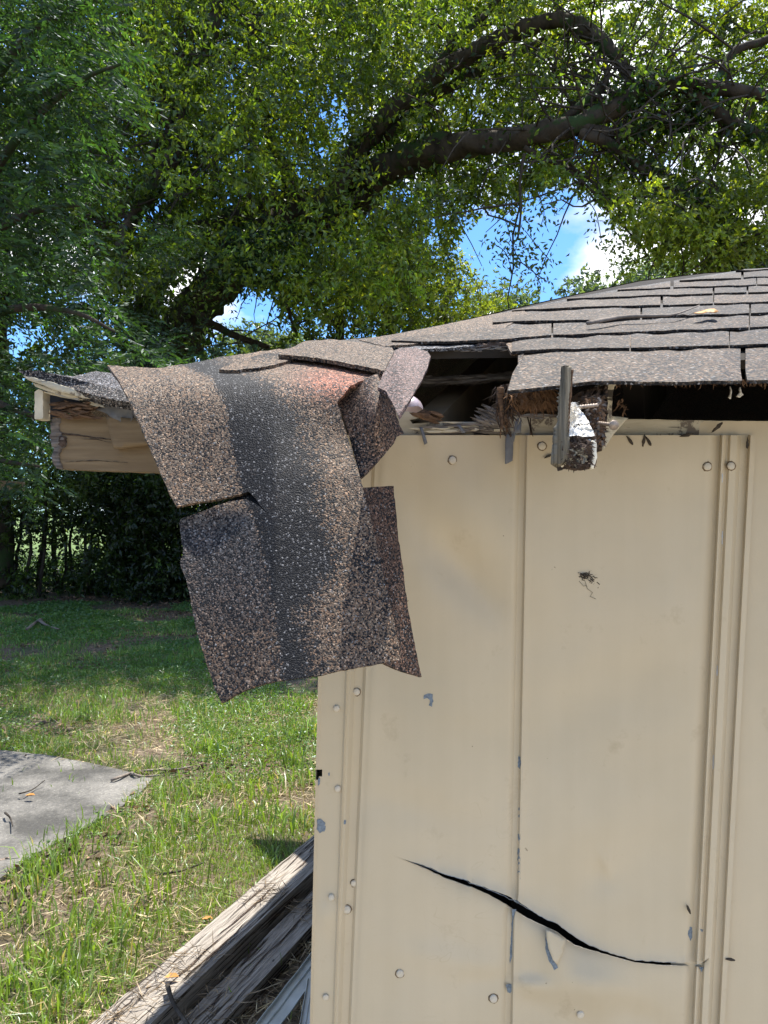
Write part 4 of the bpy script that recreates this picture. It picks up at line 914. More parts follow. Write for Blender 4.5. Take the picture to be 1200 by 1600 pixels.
# --- the big spreading tree
OK = thing('spreading_tree', G(200, 921), 'huge old tree with thick leaning trunk and long arching limbs over the shed roof', 'tree')
TR = [limb([(200, 922, 44, 15.8), (212, 830, 38, 15.6), (235, 650, 37, 15.2), (285, 520, 32, 14.6), (320, 468, 30, 14.2), (366, 413, 30, 13.6), (420, 372, 32, 13), (470, 345, 36, 12.5), (540, 318, 29, 11.8), (600, 268, 24, 11), (670, 236, 21, 10.4), (780, 221, 18, 9.8), (860, 203, 16, 9.5), (905, 194, 15, 9.4), (950, 174, 15, 9.4), (980, 152, 12, 9.3), (1010, 136, 11, 9.3), (1080, 130, 11, 9.2), (1150, 142, 10, 9.1), (1240, 148, 9, 9), (1400, 130, 6, 9)], 12, 5)]
BR = [limb([(205, 790, 26, 15.9), (228, 500, 20, 15.6), (262, 402, 21, 14.9), (318, 366, 22, 14.2), (400, 338, 26, 13.4), (480, 320, 26, 12.6)], 12, 4),
      limb([(500, 330, 20, 11.2), (560, 240, 17, 11), (600, 186, 15, 10.8), (680, 116, 14, 10.6), (770, 66, 13, 10.4), (860, 32, 12, 10.2), (905, 42, 12, 10.1), (945, 70, 11, 10), (975, 108, 9, 10), (985, 150, 7, 9.9)], 11, 5),
      limb([(600, 212, 8), (690, 145, 9), (780, 93, 7), (850, 62, 6), (900, 50, 4)], 10.9), limb([(675, 110, 6), (715, 60, 6), (760, 20, 5), (800, -30, 4)], 10.6),
      limb([(905, 200, 8), (960, 206, 7), (1000, 201, 6), (1060, 193, 5), (1098, 184, 3)], 9.4),
      limb([(905, 208, 9), (935, 218, 8), (980, 240, 8), (1040, 286, 7), (1085, 312, 6), (1130, 332, 5), (1140, 370, 4), (1157, 410, 3), (1162, 430, 2)], 9.4),
      limb([(1065, 132, 8), (1110, 165, 9), (1160, 200, 9), (1220, 215, 8), (1330, 230, 6)], 9.2), limb([(990, 140, 7), (1040, 140, 8), (1080, 130, 8)], 9.3),
      limb([(1120, 130, 6), (1150, 80, 6), (1200, 60, 5), (1260, 30, 4)], 9.2), limb([(865, 200, 7), (925, 150, 7), (950, 120, 5), (945, 90, 3)], 9.5),
      limb([(820, 228, 5), (860, 250, 4), (900, 275, 3), (935, 310, 2)], 9.6), limb([(830, 240, 3.5), (890, 262, 3), (930, 290, 2.5), (950, 330, 1.5)], 9.6), limb([(820, 240, 2.5), (812, 280, 2.2), (815, 330, 2), (808, 375, 1.6)], 9.2),
      limb([(866, 80, 2.5), (870, 112, 2.5), (885, 145, 2.5), (900, 172, 3)], 9.7), limb([(935, 95, 3), (934, 130, 3)], 9.7),
      limb([(185, 440, 11), (195, 380, 13), (210, 335, 12), (245, 285, 12), (275, 240, 13), (283, 215, 13), (285, 160, 11), (310, 90, 10), (335, 40, 9), (350, -60, 7)], 11), limb([(275, 240, 9), (262, 190, 8), (250, 150, 6), (235, 60, 5)], 11), limb([(230, 300, 7), (240, 220, 6), (238, 160, 5)], 11.1),
      limb([(330, 465, 8), (360, 452, 8), (395, 440, 7), (425, 436, 6), (470, 440, 4)], 13.8), limb([(425, 437, 4), (445, 470, 3), (462, 520, 2)], 13.8),
      limb([(305, 486, 7), (325, 500, 6), (350, 518, 5.5), (385, 532, 5), (420, 545, 4)], 13.8),
      limb([(470, 345, 24), (455, 300, 15), (445, 270, 12), (420, 200, 8), (400, 120, 6), (390, 20, 5)], 12.2), limb([(520, 325, 16), (535, 280, 12), (560, 250, 9)], 11.3),
      limb([(390, 310, 4), (385, 260, 4), (383, 200, 4), (400, 150, 3)], 10.8), limb([(320, 100, 9), (300, 95, 12), (270, 95, 9), (210, 120, 6), (150, 150, 5)], 11),
      limb([(1140, 345, 4), (1150, 380, 3), (1140, 400, 2)], 9.4), limb([(200, 335, 4), (180, 345, 3.5), (160, 358, 3), (140, 380, 2)], 11)]
tubes('trunk', [refine(c) for c in TR], M_bark, OK, 22, .42, 5.5)
for c in BR: tubes('branch', [refine(c, 3)], M_bark, OK, 12, .38, 9)
# climbing ivy hugging the limbs
cs_ = []; ds_ = []
for ch in TR+BR[:2]+BR[4:7]+BR[14:16]:
    for (p, r_) in ch:
        if p.z < 3 or mn.noise(p*1.3) < -.12: continue
        for _ in range(26):
            a = unit(rng.normal(size=(1, 3)))[0]; cs_.append(np.array(p)+a*(r_*1.05)+rng.normal(size=3)*.10*np.array([1, 1, .4])); ds_.append(a+rng.normal(size=3)*.6+np.array([0, 0, -.4]))
n = len(cs_); tag(leaves('climbing_ivy', np.array(cs_), np.array(ds_), rnd(n, .06, .11), rnd(n, .04, .07), palette(n, (.035, .075, .018), .35, .3), M_leaf, OK), kind='stuff')
tw_ = []
allbr = [q for ch in TR+BR for q in ch[3:]]
for _ in range(620):
    p, r = random.choice(allbr); p = Vector(p); d = Vector((random.uniform(-1, 1), random.uniform(-.7, .7), random.uniform(-.9, .8))).normalized(); L_ = random.uniform(.6, 1.9); ch = [(p, .014)]
    for k in range(5):
        d = (d+Vector((random.uniform(-.4, .4), random.uniform(-.4, .4), random.uniform(-.45, .2)))).normalized(); p = p+d*L_/5; ch.append((p, .012*(1-k/5)+.003))
    uu, vv = toview(np.array([ch[-1][0], ch[3][0]]))
    if holes(uu, vv, .05).any() and random.random() < .85: continue
    tw_.append(ch)
tag(tubes('twigs', tw_, M_stem, OK, 4, smooth=False), kind='stuff')
PR = []
for ch in TR+BR[:2]+BR[5:6]+BR[9:10]:
    for (p, r_) in ch:
        rp_ = r_/p.y*1200*1.5+5
        if rp_ > 9 and 600+p.x/p.y*1200 > 255 and p.z > 3: PR.append((600+p.x/p.y*1200, 800-(p.z-CH)/p.y*1200, rp_, p.y, .45 if 600+p.x/p.y*1200 > 590 else .10))
def low1(u): return lerp(u, [-300, 150, 300, 560, 640, 700, 760, 840, 900, 960, 1040, 1120, 1200, 1500], [420, 430, 470, 490, 470, 330, 300, 285, 300, 350, 370, 400, 405, 400])
GREEN = (.080, .130, .020); LIME = (.16, .22, .030)  # lime tone puts sunlit highlights into the colour of some leaf clumps
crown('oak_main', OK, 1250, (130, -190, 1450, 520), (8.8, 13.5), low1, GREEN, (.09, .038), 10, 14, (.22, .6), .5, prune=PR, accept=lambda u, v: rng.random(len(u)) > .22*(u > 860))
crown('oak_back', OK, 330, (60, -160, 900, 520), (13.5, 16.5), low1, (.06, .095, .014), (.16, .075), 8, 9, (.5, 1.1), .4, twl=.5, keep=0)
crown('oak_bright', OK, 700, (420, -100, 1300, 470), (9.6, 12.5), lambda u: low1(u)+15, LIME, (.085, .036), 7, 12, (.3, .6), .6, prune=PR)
# leafy hanging sprays across the sky gap
def spray(pts, d, n, size=.075, base=GREEN, parent=OK, wid=.10):
    A = spline(pts, 6); idx_ = rng.integers(0, len(A), n); dd = d+rnd(n, -.25, .25); c = px(A[idx_, 0]+rng.normal(size=n)*4, A[idx_, 1]+rng.normal(size=n)*4, dd)+rng.normal(size=(n, 3))*wid
    leaves('leafy_spray', c, rng.normal(size=(n, 3))*.8+np.array([0, 0, -.6]), size*rnd(n, .8, 1.2), size*.42*rnd(n, .8, 1.2), palette(n, base, .25, .4), M_leaf, parent, stuff=True)
for pts in ([(808, 370), (800, 400), (830, 420), (845, 445)], [(790, 340), (800, 380), (815, 410), (855, 440)], [(820, 360), (840, 385), (862, 410)], [(840, 300), (850, 330), (846, 350)], [(770, 380), (790, 395), (800, 425)], [(905, 300), (930, 330), (940, 380)], [(960, 360), (975, 385), (960, 410)],
            [(940, 300), (975, 350), (1000, 395)], [(870, 290), (860, 320)]):
    A = spline(pts, 4); ch = [(P(u, v, 9.2), .006) for u, v in A]; tag(tubes('twig', [ch], M_stem, OK, 4)); spray(pts, 9.2, 70, wid=.09)
crown('hang_right', OK, 150, (960, 300, 1230, 430), (8.6, 10), lambda u: lerp(u, [960, 1040, 1120, 1200], [345, 385, 415, 425]), LIME, (.08, .034), 7, 11, (.2, .4), .5)
# --- tree with upright stem in the middle, lime tree beside the sky gap
T2 = thing('slender_tree', G(535, 930), 'slender leafy tree with a dark upright stem behind the bend of the roof', 'tree')
tubes('trunk', [limb([(535, 935, 10), (532, 700, 8), (531, 520, 7), (530, 440, 6), (522, 400, 5), (515, 370, 4)], 15, 4)], M_stem, T2, 8, .1, 4)
for pts in ([(530, 480, 5), (560, 430, 4), (590, 390, 3), (600, 370, 2)], [(531, 520, 4), (500, 480, 3), (470, 440, 2.5)], [(600, 500, 3), (590, 460, 3), (570, 420, 2)]): tubes('branch', [limb(pts, 15)], M_stem, T2, 6)
crown('slender', T2, 230, (440, 330, 690, 640), (14, 16.5), lambda u: lerp(u, [440, 470, 690], [450, 640, 640]), (.075, .11, .018), (.10, .042), 8, 12, (.35, .8), .5)
T3 = thing('lime_green_tree', G(690, 915), 'lime green tree whose rounded crown shows left of the blue sky gap', 'tree')
tubes('trunk', [limb([(690, 920, 12), (688, 700, 10), (690, 560, 8), (696, 480, 6), (700, 430, 4)], 17, 4)], M_stem, T3, 8, .1, 4)
crown('lime', T3, 170, (610, 330, 775, 640), (16, 18.5), lambda u: lerp(u, [600, 640, 775], [600, 640, 640]), (.13, .17, .03), (.11, .046), 9, 13, (.35, .8), .5, accept=lambda u, v: v > np.interp(u, [600, 690, 740, 775], [330, 400, 400, 440]))
# --- far trees over the ridge
def far_tree(label, u0, v0, rx, ry, d, base, n, vb=640):
    T = thing('distant_tree', G(u0, 800+CH*1200/d), label, 'tree', 'distant trees over the roof ridge')
    tubes('trunk', [limb([(u0, 800+CH*1200/d, 9), (u0+4, 650, 7), (u0-3, v0+20, 5)], d, 4)], M_stem, T, 7)
    crown('far', T, n, (u0-rx, v0-ry, u0+rx, vb), (d-3, d+3), lambda u: vb, base, (.24, .11), 8, 9, (.5, 1.1), .2, twl=.7, keep=.9, accept=lambda u, v: ((u-u0)/rx)**2+((np.minimum(v, v0)-v0)/ry)**2 < 1-.25*rng.random(len(u)))
far_tree('blue green distant tree right of the sky gap', 985, 470, 95, 70, 34, (.075, .11, .06), 230)
far_tree('dusky distant tree nearest the right edge of the picture', 1110, 455, 110, 75, 36, (.075, .11, .05), 250)
far_tree('small dusky distant tree between the lime green tree and the ridge', 785, 500, 58, 50, 36, (.07, .10, .05), 130)
far_tree('low distant tree behind the bend of the roof', 420, 560, 80, 50, 33, (.07, .10, .055), 150)
# --- feathery tree close on the left
def fronds(name, tc_, td_, L_, npair, leaflet, base, parent, var=.2):
    k = len(tc_); t = np.linspace(.12, 1, npair); side = unit(np.cross(td_, np.array([0, 0, 1.])+rng.normal(size=(k, 3))*.25)); up = np.cross(side, td_)
    cs = []; ds = []
    for s in (-1, 1):
        for ti in t:
            cen = tc_+td_*(L_*ti)[:, None]+np.array([0, 0, -1])*(L_*ti**2*.35)[:, None]
            cs.append(cen); ds.append(side*s*.85+td_*.55+np.array([0, 0, -.28])+rng.normal(size=(k, 3))*.08)
    c = np.concatenate(cs); d = np.concatenate(ds); n = len(c); hue = np.tile(np.exp(rng.normal(size=k)*.4), 2*npair)
    ln = leaflet*rnd(n, .8, 1.15); taper = np.concatenate([np.full(k, 1-.45*abs(ti-.5)*1.4) for _ in (0, 1) for ti in t]); print(name, n)
    return leaves(name, c, d, ln*taper, ln*.33*taper, palette(n, base, .2, .3)*hue[:, None], M_pin, parent, .12, .3)
FT = thing('feathery_leaved_tree', (-3.6, 6.4, 0), 'dark tree with feathery drooping compound leaves close on the left side', 'tree')
tubes('trunk', [limb([(-75, 1100, 26, 6.4), (-70, 900, 22, 6.4), (-60, 700, 20, 6.3), (-40, 500, 18, 6.2), (-30, 300, 15, 6), (-20, 100, 12, 6), (10, -200, 9, 6)], 6.4, 4)], M_bark, FT, 10, .15, 4)
fb = [[(-40, 500, 8, 6.2), (40, 480, 6, 5.8), (120, 490, 4, 5.5), (180, 520, 2, 5.4)], [(-30, 300, 8, 6), (40, 200, 6, 5.6), (120, 130, 4, 5.4), (190, 100, 2, 5.2)], [(-25, 150, 8, 6), (50, 50, 6, 5.8), (150, 0, 4, 5.5)], [(-50, 600, 7, 6.3), (20, 640, 5, 6), (90, 660, 3, 5.8)], [(-35, 380, 7, 6.1), (50, 330, 5, 5.8), (140, 320, 3, 5.5)], [(-60, 700, 6, 6.3), (0, 720, 4, 6.2), (60, 730, 2, 6)]]
for pts in fb: tubes('branch', [limb(pts, 6)], M_bark, FT, 7)
def frond_cloud(n, region, drange, acc, L_, npair, leaflet, base, parent, dirx=.5):
    u = rnd(n, region[0], region[2]); v = rnd(n, region[1], region[3]); d = rnd(n, *drange); ok = acc(u, v); c = px(u[ok], v[ok], d[ok]); k = len(c)
    td = unit(np.stack([rng.normal(size=k)*.8+dirx, rng.normal(size=k)*.6-.25, rng.normal(size=k)*.35-.15], 1))
    return fronds('crown', c, td, L_*rnd(k, .7, 1.2), npair, leaflet, base, parent)
frond_cloud(1500, (-250, -130, 210, 400), (5.0, 7.2), lambda u, v: (u < np.interp(v, [-250, 0, 60, 130, 200, 300, 400], [190, 165, 195, 205, 165, 130, 130])) & ~holes(u, v), .38, 9, .085, (.034, .072, .018), FT)
frond_cloud(1500, (-200, 380, 480, 760), (5.6, 8.2), lambda u, v: (u < np.interp(v, [380, 470, 520, 560, 620, 680, 760], [120, 140, 230, 330, 250, 100, 80])) & ~holes(u, v, .1) & ~((u < 80) & (v > 495) & (v < 545)), .38, 9, .082, (.036, .076, .020), FT)
frond_cloud(60, (210, 350, 300, 400), (8, 9), lambda u, v: u > 0, .3, 8, .06, (.03, .06, .02), FT)
# fronds on the big trunk
frond_cloud(170, (340, 352, 450, 430), (10.6, 11.2), lambda u, v: ~holes(u, v), .55, 9, .10, (.028, .06, .02), OK)
frond_cloud(330, (150, 470, 560, 600), (8.6, 11), lambda u, v: ~holes(u, v, .12) & (v > np.interp(u, [150, 330, 450, 560], [470, 530, 545, 520])), .5, 9, .09, (.03, .062, .028), OK)
# --- dark tree whose trunk stands at the left edge
BT = thing('shade_tree', G(4, 912), 'broad dark trunk cut by the left edge of the picture with dense shade foliage', 'tree')
tubes('trunk', [limb([(0, 915, 22), (2, 840, 17), (0, 760, 15), (-4, 600, 14), (0, 480, 12), (8, 300, 10), (20, 100, 8)], 14.2, 5)], M_bark, BT, 11, .15, 3)
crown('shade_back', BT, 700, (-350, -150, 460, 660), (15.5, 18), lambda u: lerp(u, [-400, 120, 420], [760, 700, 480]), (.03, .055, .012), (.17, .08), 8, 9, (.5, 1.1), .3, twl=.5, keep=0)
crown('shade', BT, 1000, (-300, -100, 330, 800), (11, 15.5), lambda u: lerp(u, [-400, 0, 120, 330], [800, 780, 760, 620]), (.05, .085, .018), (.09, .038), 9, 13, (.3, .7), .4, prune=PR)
# --- thicket at the back of the lawn
def bush(label, u0, w, vt, d, base, n, stems=4, vb=None):
    vb = vb or 800+CH*1200/d; T = thing('understory_shrub', G(u0, vb), label, 'shrub', 'shrubs of the dark thicket behind the lawn')
    for k in range(stems):
        x = u0+random.uniform(-.6, .6)*w; y = vt+random.uniform(0, 60)
        tubes('stem', [limb([(x, vb, 3.2), (x+random.uniform(-12, 12), (vb+y)/2, 2.4), (x+random.uniform(-25, 25), y, 1.2)], d+random.uniform(-.6, .6))], M_stem, T, 6)
    crown('bush', T, n, (u0-w, vt, u0+w, vb-8), (d-1.2, d+1.2), lambda u: vb-8-6*random.random(), base, (.095, .045), 7, 10, (.25, .6), .35, keep=1, accept=lambda u, v: rng.random(len(u)) < np.where((v > 825) & (v < 890) & (u < 140), .25, 1.0))
LB = ['leggy dark shrub beside the left edge trunk', 'sparse shrub with light gaps behind its stems', 'shrub below the roof corner', 'dense shrub under the fascia board', 'shrub with a crooked stem below the nailing block', 'shrub partly hidden by the hanging shingle', 'shrub behind the notch in the hanging shingle']
for i, (u0, w, vt, d, n) in enumerate([(30, 55, 740, 14.5, 60), (95, 55, 745, 15.5, 70), (165, 60, 730, 14.8, 120), (225, 60, 735, 14.2, 130), (280, 60, 730, 14.6, 130), (350, 70, 720, 14.4, 150), (440, 90, 720, 14.8, 180)]):
    bush(LB[i], u0, w, vt, d, (.028, .05, .014) if i % 2 else (.035, .062, .014), n)
for i, (u0, w, n, lab) in enumerate([(-120, 120, 230, 'dark thicket shrub just outside the left edge of the picture'), (600, 130, 230, 'thicket shrub hidden behind the shed corner')]): bush(lab, u0, w, 700, 14.8, (.03, .05, .014), n)
crook = spline([(232, 800, 4), (238, 770, 4), (240, 745, 3), (250, 720, 2)], 4)
# back wood: closes the view
u = rnd(900, -900, 1900); d = rnd(900, 24, 32); v = 800+CH*1200/d-rnd(900, 0, 300)
cB = px(u, v, d); tcn = np.repeat(cB, 9, 0)+rng.normal(size=(8100, 3))*.7; c, dr = twigs_leaves(tcn, unit(rng.normal(size=(8100, 3))), rnd(8100, .3, .8), 7, .2)
uu, vv = toview(c); c_ok = ~((uu > -60) & (uu < 140) & (vv > 828) & (vv < 882) & (rng.random(len(uu)) < .8)) & (~holes(uu, vv)); c, dr = c[c_ok], dr[c_ok]
tag(leaves('far_wood', c, dr, rnd(len(c), .18, .34), rnd(len(c), .09, .16), palette(len(c), (.075, .115, .035), .3, .4), M_leaf, None), 'mass of sunlit foliage far behind the thicket', 'woodland', kind='stuff')
# low ground cover at the foot of the thicket
n = 16000; u = rnd(n, -300, 620); v = rnd(n, 885, 935)-8*np.sin(u/50); d = CH*1200/(v-800); c = px(u, v, d); c[:, 2] = ground_z(c[:, 0], c[:, 1])+rnd(n, .02, .28)
tag(leaves('ivy', c, rng.normal(size=(n, 3)), rnd(n, .05, .1), rnd(n, .04, .07), palette(n, (.03, .06, .03), .25, .2), M_leaf), 'low dark ivy at the foot of the thicket', 'ivy', kind='stuff')

# ================================================================ lawn
def inpolyv(x, y, poly): return polymask(x, y, poly)
def lawnok(x, y):
    s = (x-A0.x)*SD.x+(y-A0.y)*SD.y
    return ~inpolyv(x, y, slabXY) & (s < -.17+.02*np.sin(y*9)) & ~((x > -.15) & (y < 4.3) & (y > .8))
def blades(n, umin, umax, ymin, ymax, hfun, w, power=1.0):
    y = ymin+(ymax-ymin)*rng.random(n)**power; u = rnd(n, umin, umax); x = (u-600)/1200*y
    return x, y
def grass(name, x, y, h, w, lean, col, seg3=True):
    n = len(x); z = ground_z(x, y); a = rnd(n, 0, 2*np.pi); ld = np.stack([np.cos(a), np.sin(a), 0*a], 1)*lean[:, None]; b = rnd(n, 0, np.pi); sd = np.stack([np.cos(b), np.sin(b), 0*b], 1)*w[:, None]*.5
    p = np.stack([x, y, z-.005], 1); up = np.array([0, 0, 1.]); H = h[:, None]
    m1 = p+up*H*.55+ld*H*.3; tp = p+up*H*(1-.35*np.minimum(lean, 1.2)[:, None])+ld*H*.95
    vs = np.stack([p-sd*.8, p+sd*.8, m1+sd, m1-sd, tp], 1).reshape(-1, 3); q = np.arange(n)*5
    fs = np.concatenate([np.stack([q, q+1, q+2], 1), np.stack([q, q+2, q+3], 1), np.stack([q+3, q+2, q+4], 1)])
    return vs, fs, np.repeat(col, 5, 0)
VS = []; FS = []; CS = []; off = 0
def addg(t):
    global off
    VS.append(t[0]); FS.append(t[1]+off); CS.append(t[2]); off += len(t[0])
GY = (.18, .27, .05); GD = (.13, .25, .045); ST = (.42, .34, .20)
def colg(n, y, straw=.13):
    f = np.clip((y-4.5)/4, 0, 1)[:, None]; c = (np.array(GY)*(1-f)+np.array(GD)*f)*np.exp(rng.normal(size=(n, 1))*.25)
    s = rng.random(n) < straw; c[s] = np.array(ST)*np.exp(rng.normal(size=(s.sum(), 1))*.2); return c
for (n, u0, u1, y0, y1, h0, h1, w, dens) in [(70000, -200, 560, 2.2, 5.0, .02, .06, .0038, .52), (75000, -250, 620, 5.0, 9.0, .03, .085, .006, .42), (70000, -300, 650, 9.0, 15, .03, .08, .010, .36)]:
    y = np.sqrt(rnd(n, y0*y0, y1*y1)); u = rnd(n, u0, u1); x = (u-600)/1200*y
    k = lawnok(x, y) & (vn(x, y, 3.2, 3)+.35*vn(x, y, 11, 5) > dens+rng.random(n)*.35)
    if y0 > 8: k &= ~((y > 12.6) & (vn(x, y, 1.2, 8) > .35))
    x, y = x[k], y[k]; m = len(x); hh = rnd(m, h0, h1)*(.5+.9*vn(x, y, 5, 9)); addg(grass('g', x, y, hh, np.full(m, w*.8)*rnd(m, .6, 1.4), np.abs(rng.normal(size=m))*.8, colg(m, y)))
# tall tufts
def tufts(cxy, nb, h, r, w=.006, straw=.08):
    for (x0, y0) in cxy:
        k = int(nb*random.uniform(.6, 1.3)); x = x0+rng.normal(size=k)*r; y = y0+rng.normal(size=k)*r; ok = lawnok(x, y) | (rng.random(k) < .12); x, y = x[ok], y[ok]; k = len(x)
        addg(grass('t', x, y, rnd(k, .45, 1.15)*h*random.uniform(.7, 1.2), np.full(k, w)*rnd(k, .7, 1.5), np.abs(rng.normal(size=k))*.45+.12, colg(k, y, straw)))
tl = []
for _ in range(330):
    y = math.sqrt(random.uniform(2.3**2, 9.0**2)); u = random.uniform(-120, 540); tl.append(((u-600)/1200*y, y))
tufts(tl, 26, .105, .05, .005)
near = [G(u, v) for u, v in [(30, 1400), (60, 1370), (15, 1440), (95, 1350), (290, 1250), (320, 1240), (270, 1260), (250, 1235), (350, 1230), (420, 1220), (450, 1190), (470, 1230), (400, 1250), (360, 1290), (430, 1280), (470, 1290), (100, 1480), (130, 1450), (90, 1520), (180, 1440), (60, 1590), (20, 1560), (230, 1330), (300, 1300), (150, 1390), (180, 1500), (260, 1400), (480, 1150), (380, 1150), (460, 1110), (400, 1110), (440, 1140), (200, 1130), (130, 1120), (290, 1120), (330, 1180)]]
near += [G(lerp(k, [0, 12, 26], [238, 140, 0])+random.uniform(-6, 8), lerp(k, [0, 12, 26], [1217, 1290, 1372])+random.uniform(-5, 10)) for k in range(0, 26, 2)]+[G(x_, lerp(x_, [0, 70, 135, 238], [1170, 1177, 1189, 1214])+random.uniform(-3, 3)) for x_ in range(0, 240, 16)]
tufts([(p.x, p.y) for p in near[:-28]], 80, .15, .085, .006); tufts([(p.x, p.y) for p in near[-28:-15]], 34, .11, .08, .005)
tufts([(p.x, p.y) for p in near[-15:]], 30, .06, .04, .005)
g = mk('grass', np.concatenate(VS), np.concatenate(FS), M_grass, None, False, {'tint': np.clip(np.concatenate(CS), 0, .9)}, origin=(0, 0, 0)); tag(g, 'patchy green lawn grass with taller tufts', 'grass', kind='stuff'); print('grass', len(g.data.polygons))
# clover and small weeds
n = 130000; y = np.sqrt(rnd(n, 2.2**2, 13.5**2)); u = rnd(n, -250, 600); x = (u-600)/1200*y; k = lawnok(x, y) & (vn(x, y, 2.3, 21) > .34+.3*rng.random(n)); x, y = x[k], y[k]; n = len(x)
c = np.stack([x, y, ground_z(x, y)+rnd(n, .008, .05)], 1); d = rng.normal(size=(n, 3)); d[:, 2] = np.abs(d[:, 2])*.3; s = np.clip(.010+.0016*y, .012, .03)
f = np.clip((y-4.5)/4, 0, 1)[:, None]; col = palette(n, (1, 1, 1), .2, .0)*(np.array((.16, .25, .055))*(1-f)+np.array((.10, .21, .045))*f)
tag(leaves('clover', c, d, s*rnd(n, .8, 1.6), s*rnd(n, .6, 1.1), col, M_grass), 'low clover and weeds spread through the lawn', 'ground cover', kind='stuff')
# straw and dead leaves
n = 40000; y = np.sqrt(rnd(n, 2.1**2, 7.5**2)); u = rnd(n, -200, 560); x = (u-600)/1200*y; s_ = (x-A0.x)*SD.x+(y-A0.y)*SD.y
k = ~inpolyv(x, y, slabXY) & ((s_ < -.165) | (s_ > .16)) & (x < -.11) & ((vn(x, y, 3, 31)+.12*(y < 3.4) > .34+.4*rng.random(n)) | (s_ > .1)); x, y = x[k], y[k]; n = len(x)
c = np.stack([x, y, ground_z(x, y)+rnd(n, .006, .035)], 1); d = rng.normal(size=(n, 3)); d[:, 2] *= .25
tag(leaves('straw', c, d, rnd(n, .03, .11), rnd(n, .002, .005), np.tile(np.array(ST), (n, 1))*np.exp(rng.normal(size=(n, 1))*.3), M_litter, None, .02), 'dry straw lying between the grass', 'straw', kind='stuff')
n = 15000; y = np.sqrt(rnd(n, 2.1**2, 14.5**2)); u = rnd(n, -250, 600); x = (u-600)/1200*y; s_ = (x-A0.x)*SD.x+(y-A0.y)*SD.y
k = (vn(x, y, 1.6, 41)+.5*((y > 11.5) & (u > 60)) > .52+.35*rng.random(n)) & ~(inpolyv(x, y, slabXY) & (rng.random(n) < .93)) & ~((x > -.11) & (y < 5)); x, y = x[k], y[k]; s_ = s_[k]; n = len(x)
z = ground_z(x, y)+rnd(n, .006, .02); z = np.where(inpolyv(x, y, slabXY), .026, z); z = np.where((s_ > -.165) & (s_ < 0), .122, z); z = np.where((s_ > .02) & (s_ < .15), .072, z)
c = np.stack([x, y, z], 1); d = rng.normal(size=(n, 3)); d[:, 2] *= .12
tag(leaves('leaf_litter', c, d, rnd(n, .03, .075), rnd(n, .015, .035), np.tile(np.array((.16, .105, .065)), (n, 1))*np.exp(rng.normal(size=(n, 1))*.45), M_litter, None, .3), 'fallen brown leaves scattered over the lawn', 'dead leaves', kind='stuff')
# straw bits and weeds on and beside the timbers
n = 2600; a = rnd(n, -1.3, .6); s = rnd(n, -.16, .40); p = np.array([A0.x, A0.y])+a[:, None]*np.array([DT.x, DT.y])+s[:, None]*np.array([SD.x, SD.y])
z = np.where(s < 0, .120, np.where((s > .02) & (s < .15), .072, .02))+rnd(n, 0, .01); kk = (s > .15) | (vn(p[:, 0], p[:, 1], 9, 3) > .55) | (a < -.75); kk &= p[:, 0] < -.12
c = np.c_[p, z][kk]; n = len(c); d = rng.normal(size=(n, 3)); d[:, 2] = np.abs(d[:, 2])*.25
tag(leaves('straw', c, d, rnd(n, .02, .10), rnd(n, .0015, .004), np.tile(np.array((.24, .18, .11)), (n, 1))*np.exp(rng.normal(size=(n, 1))*.4), M_litter, None, .05), 'straw and bark crumbs caught on the timbers', 'straw', kind='stuff')

# ================================================================ loose sticks and other small things
def stick(name, pts, r, label, cat='stick', z=.03, mat=None, extra=()):
    chains = []
    for pp in (pts,)+tuple(extra):
        A = spline(pp, 4); n = len(A); chains.append([(G(u, v, z+.01*math.sin(k)), r*(1-.6*k/n)) for k, (u, v) in enumerate(A)])
    return tag(tubes(name, chains, mat or M_twig, None, 6, .2, 60), label, cat)
stick('fallen_branch', [(174, 1219), (205, 1208), (240, 1203), (275, 1202), (300, 1197)], .010, 'long bare stick lying off the tip of the concrete slab', 'stick', extra=([(205, 1208), (222, 1213), (250, 1211)],))
stick('fallen_branch', [(42, 983), (55, 973), (64, 967), (66, 971)], .022, 'forked pale stick lying on the far grass', 'stick', .05, extra=([(62, 970), (75, 978), (92, 983)],))
stick('fallen_branch', [(30, 1240), (50, 1234), (70, 1219)], .005, 'thin dark twig curving over the concrete slab', 'stick', .045, M_stem)
stick('fallen_branch', [(8, 1270), (16, 1278), (20, 1291)], .006, 'short hooked dark twig near the left edge of the slab', 'stick', .045, M_stem)
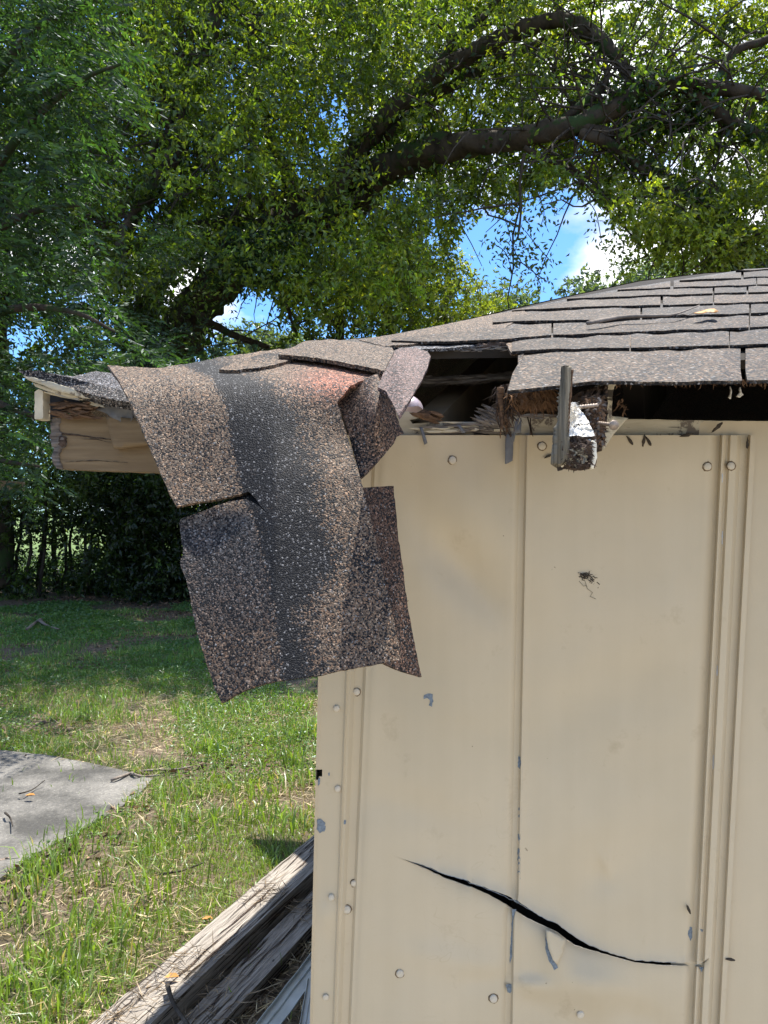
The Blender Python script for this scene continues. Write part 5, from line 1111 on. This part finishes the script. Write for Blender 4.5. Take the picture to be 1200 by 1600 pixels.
stick('fallen_branch', [(250, 1366), (285, 1360), (320, 1347)], .006, 'thin dark stick in the grass beside the sunlit timber', 'stick', .035, M_stem)
stick('fallen_branch', [(262, 1540), (272, 1570), (300, 1610), (318, 1640)], .008, 'crooked dark twig resting across the near end of the timbers', 'stick', .14, M_stem)
for (u, v, s, lab) in [(324, 1436, 9, 'small orange dry leaf beside the sunlit timber'), (268, 1527, 12, 'curled orange brown leaf on the near end of the timber'), (47, 1243, 8, 'brown curled leaf on the concrete slab')]:
    z = .05 if v < 1500 else .13
    p = G(u, v, z); k = p.y/1200*s; vs = [p+Vector((-k, 0, 0)), p+Vector((-k*.3, k*.5, k*.3)), p+Vector((k*.5, k*.4, k*.35)), p+Vector((k, 0, k*.1)), p+Vector((k*.4, -k*.4, k*.3)), p+Vector((-k*.4, -k*.4, k*.2)), p+Vector((0, 0, -.002))]
    tag(mk('dry_leaf', vs, [(6, i, i+1) for i in range(5)]+[(6, 5, 0)], M_amber, None, True), lab, 'leaf')
# dry fan leaves under the thicket
pl = thing('dead_palm_frond', G(245, 925), 'withered brown fan of palm leaf drooping under the thicket', 'palm frond')
for k in range(16):
    a = math.radians(random.uniform(-30, 210)); p = P(random.choice((225, 262)), 912, 14.4); L_ = random.uniform(.25, .5); q = p+Vector((math.cos(a)*L_*.6, random.uniform(-.2, .2), .14+.1*math.sin(a))); r = q+Vector((math.cos(a)*L_*.4, -.05, -L_*.6)); w = Vector((.012, 0, .012))
    mk('leaf_blade', [p-w*.4, p+w*.4, q+w, q-w, r], [(0, 1, 2, 3), (3, 2, 4)], flat_mat('withered', (.22, .16, .10)) if k == 0 else bpy.data.materials['withered'], pl)
# neighbour's beam at the left edge
bm_ = thing('beam_on_post', (-5.0, 7.6, 0), 'pale wooden beam end poking in at the left edge behind the leaves', 'beam')
box_between('beam', P(-260, 745, 7.6), P(37, 760, 7.6), .06, .09, M_fascia, bm_)
box_between('post', P(-250, 752, 7.66), (P(-250, 752, 7.66).x, 7.66, 0), .09, .09, M_fascia, bm_, up=Vector((0, 1, 0)))
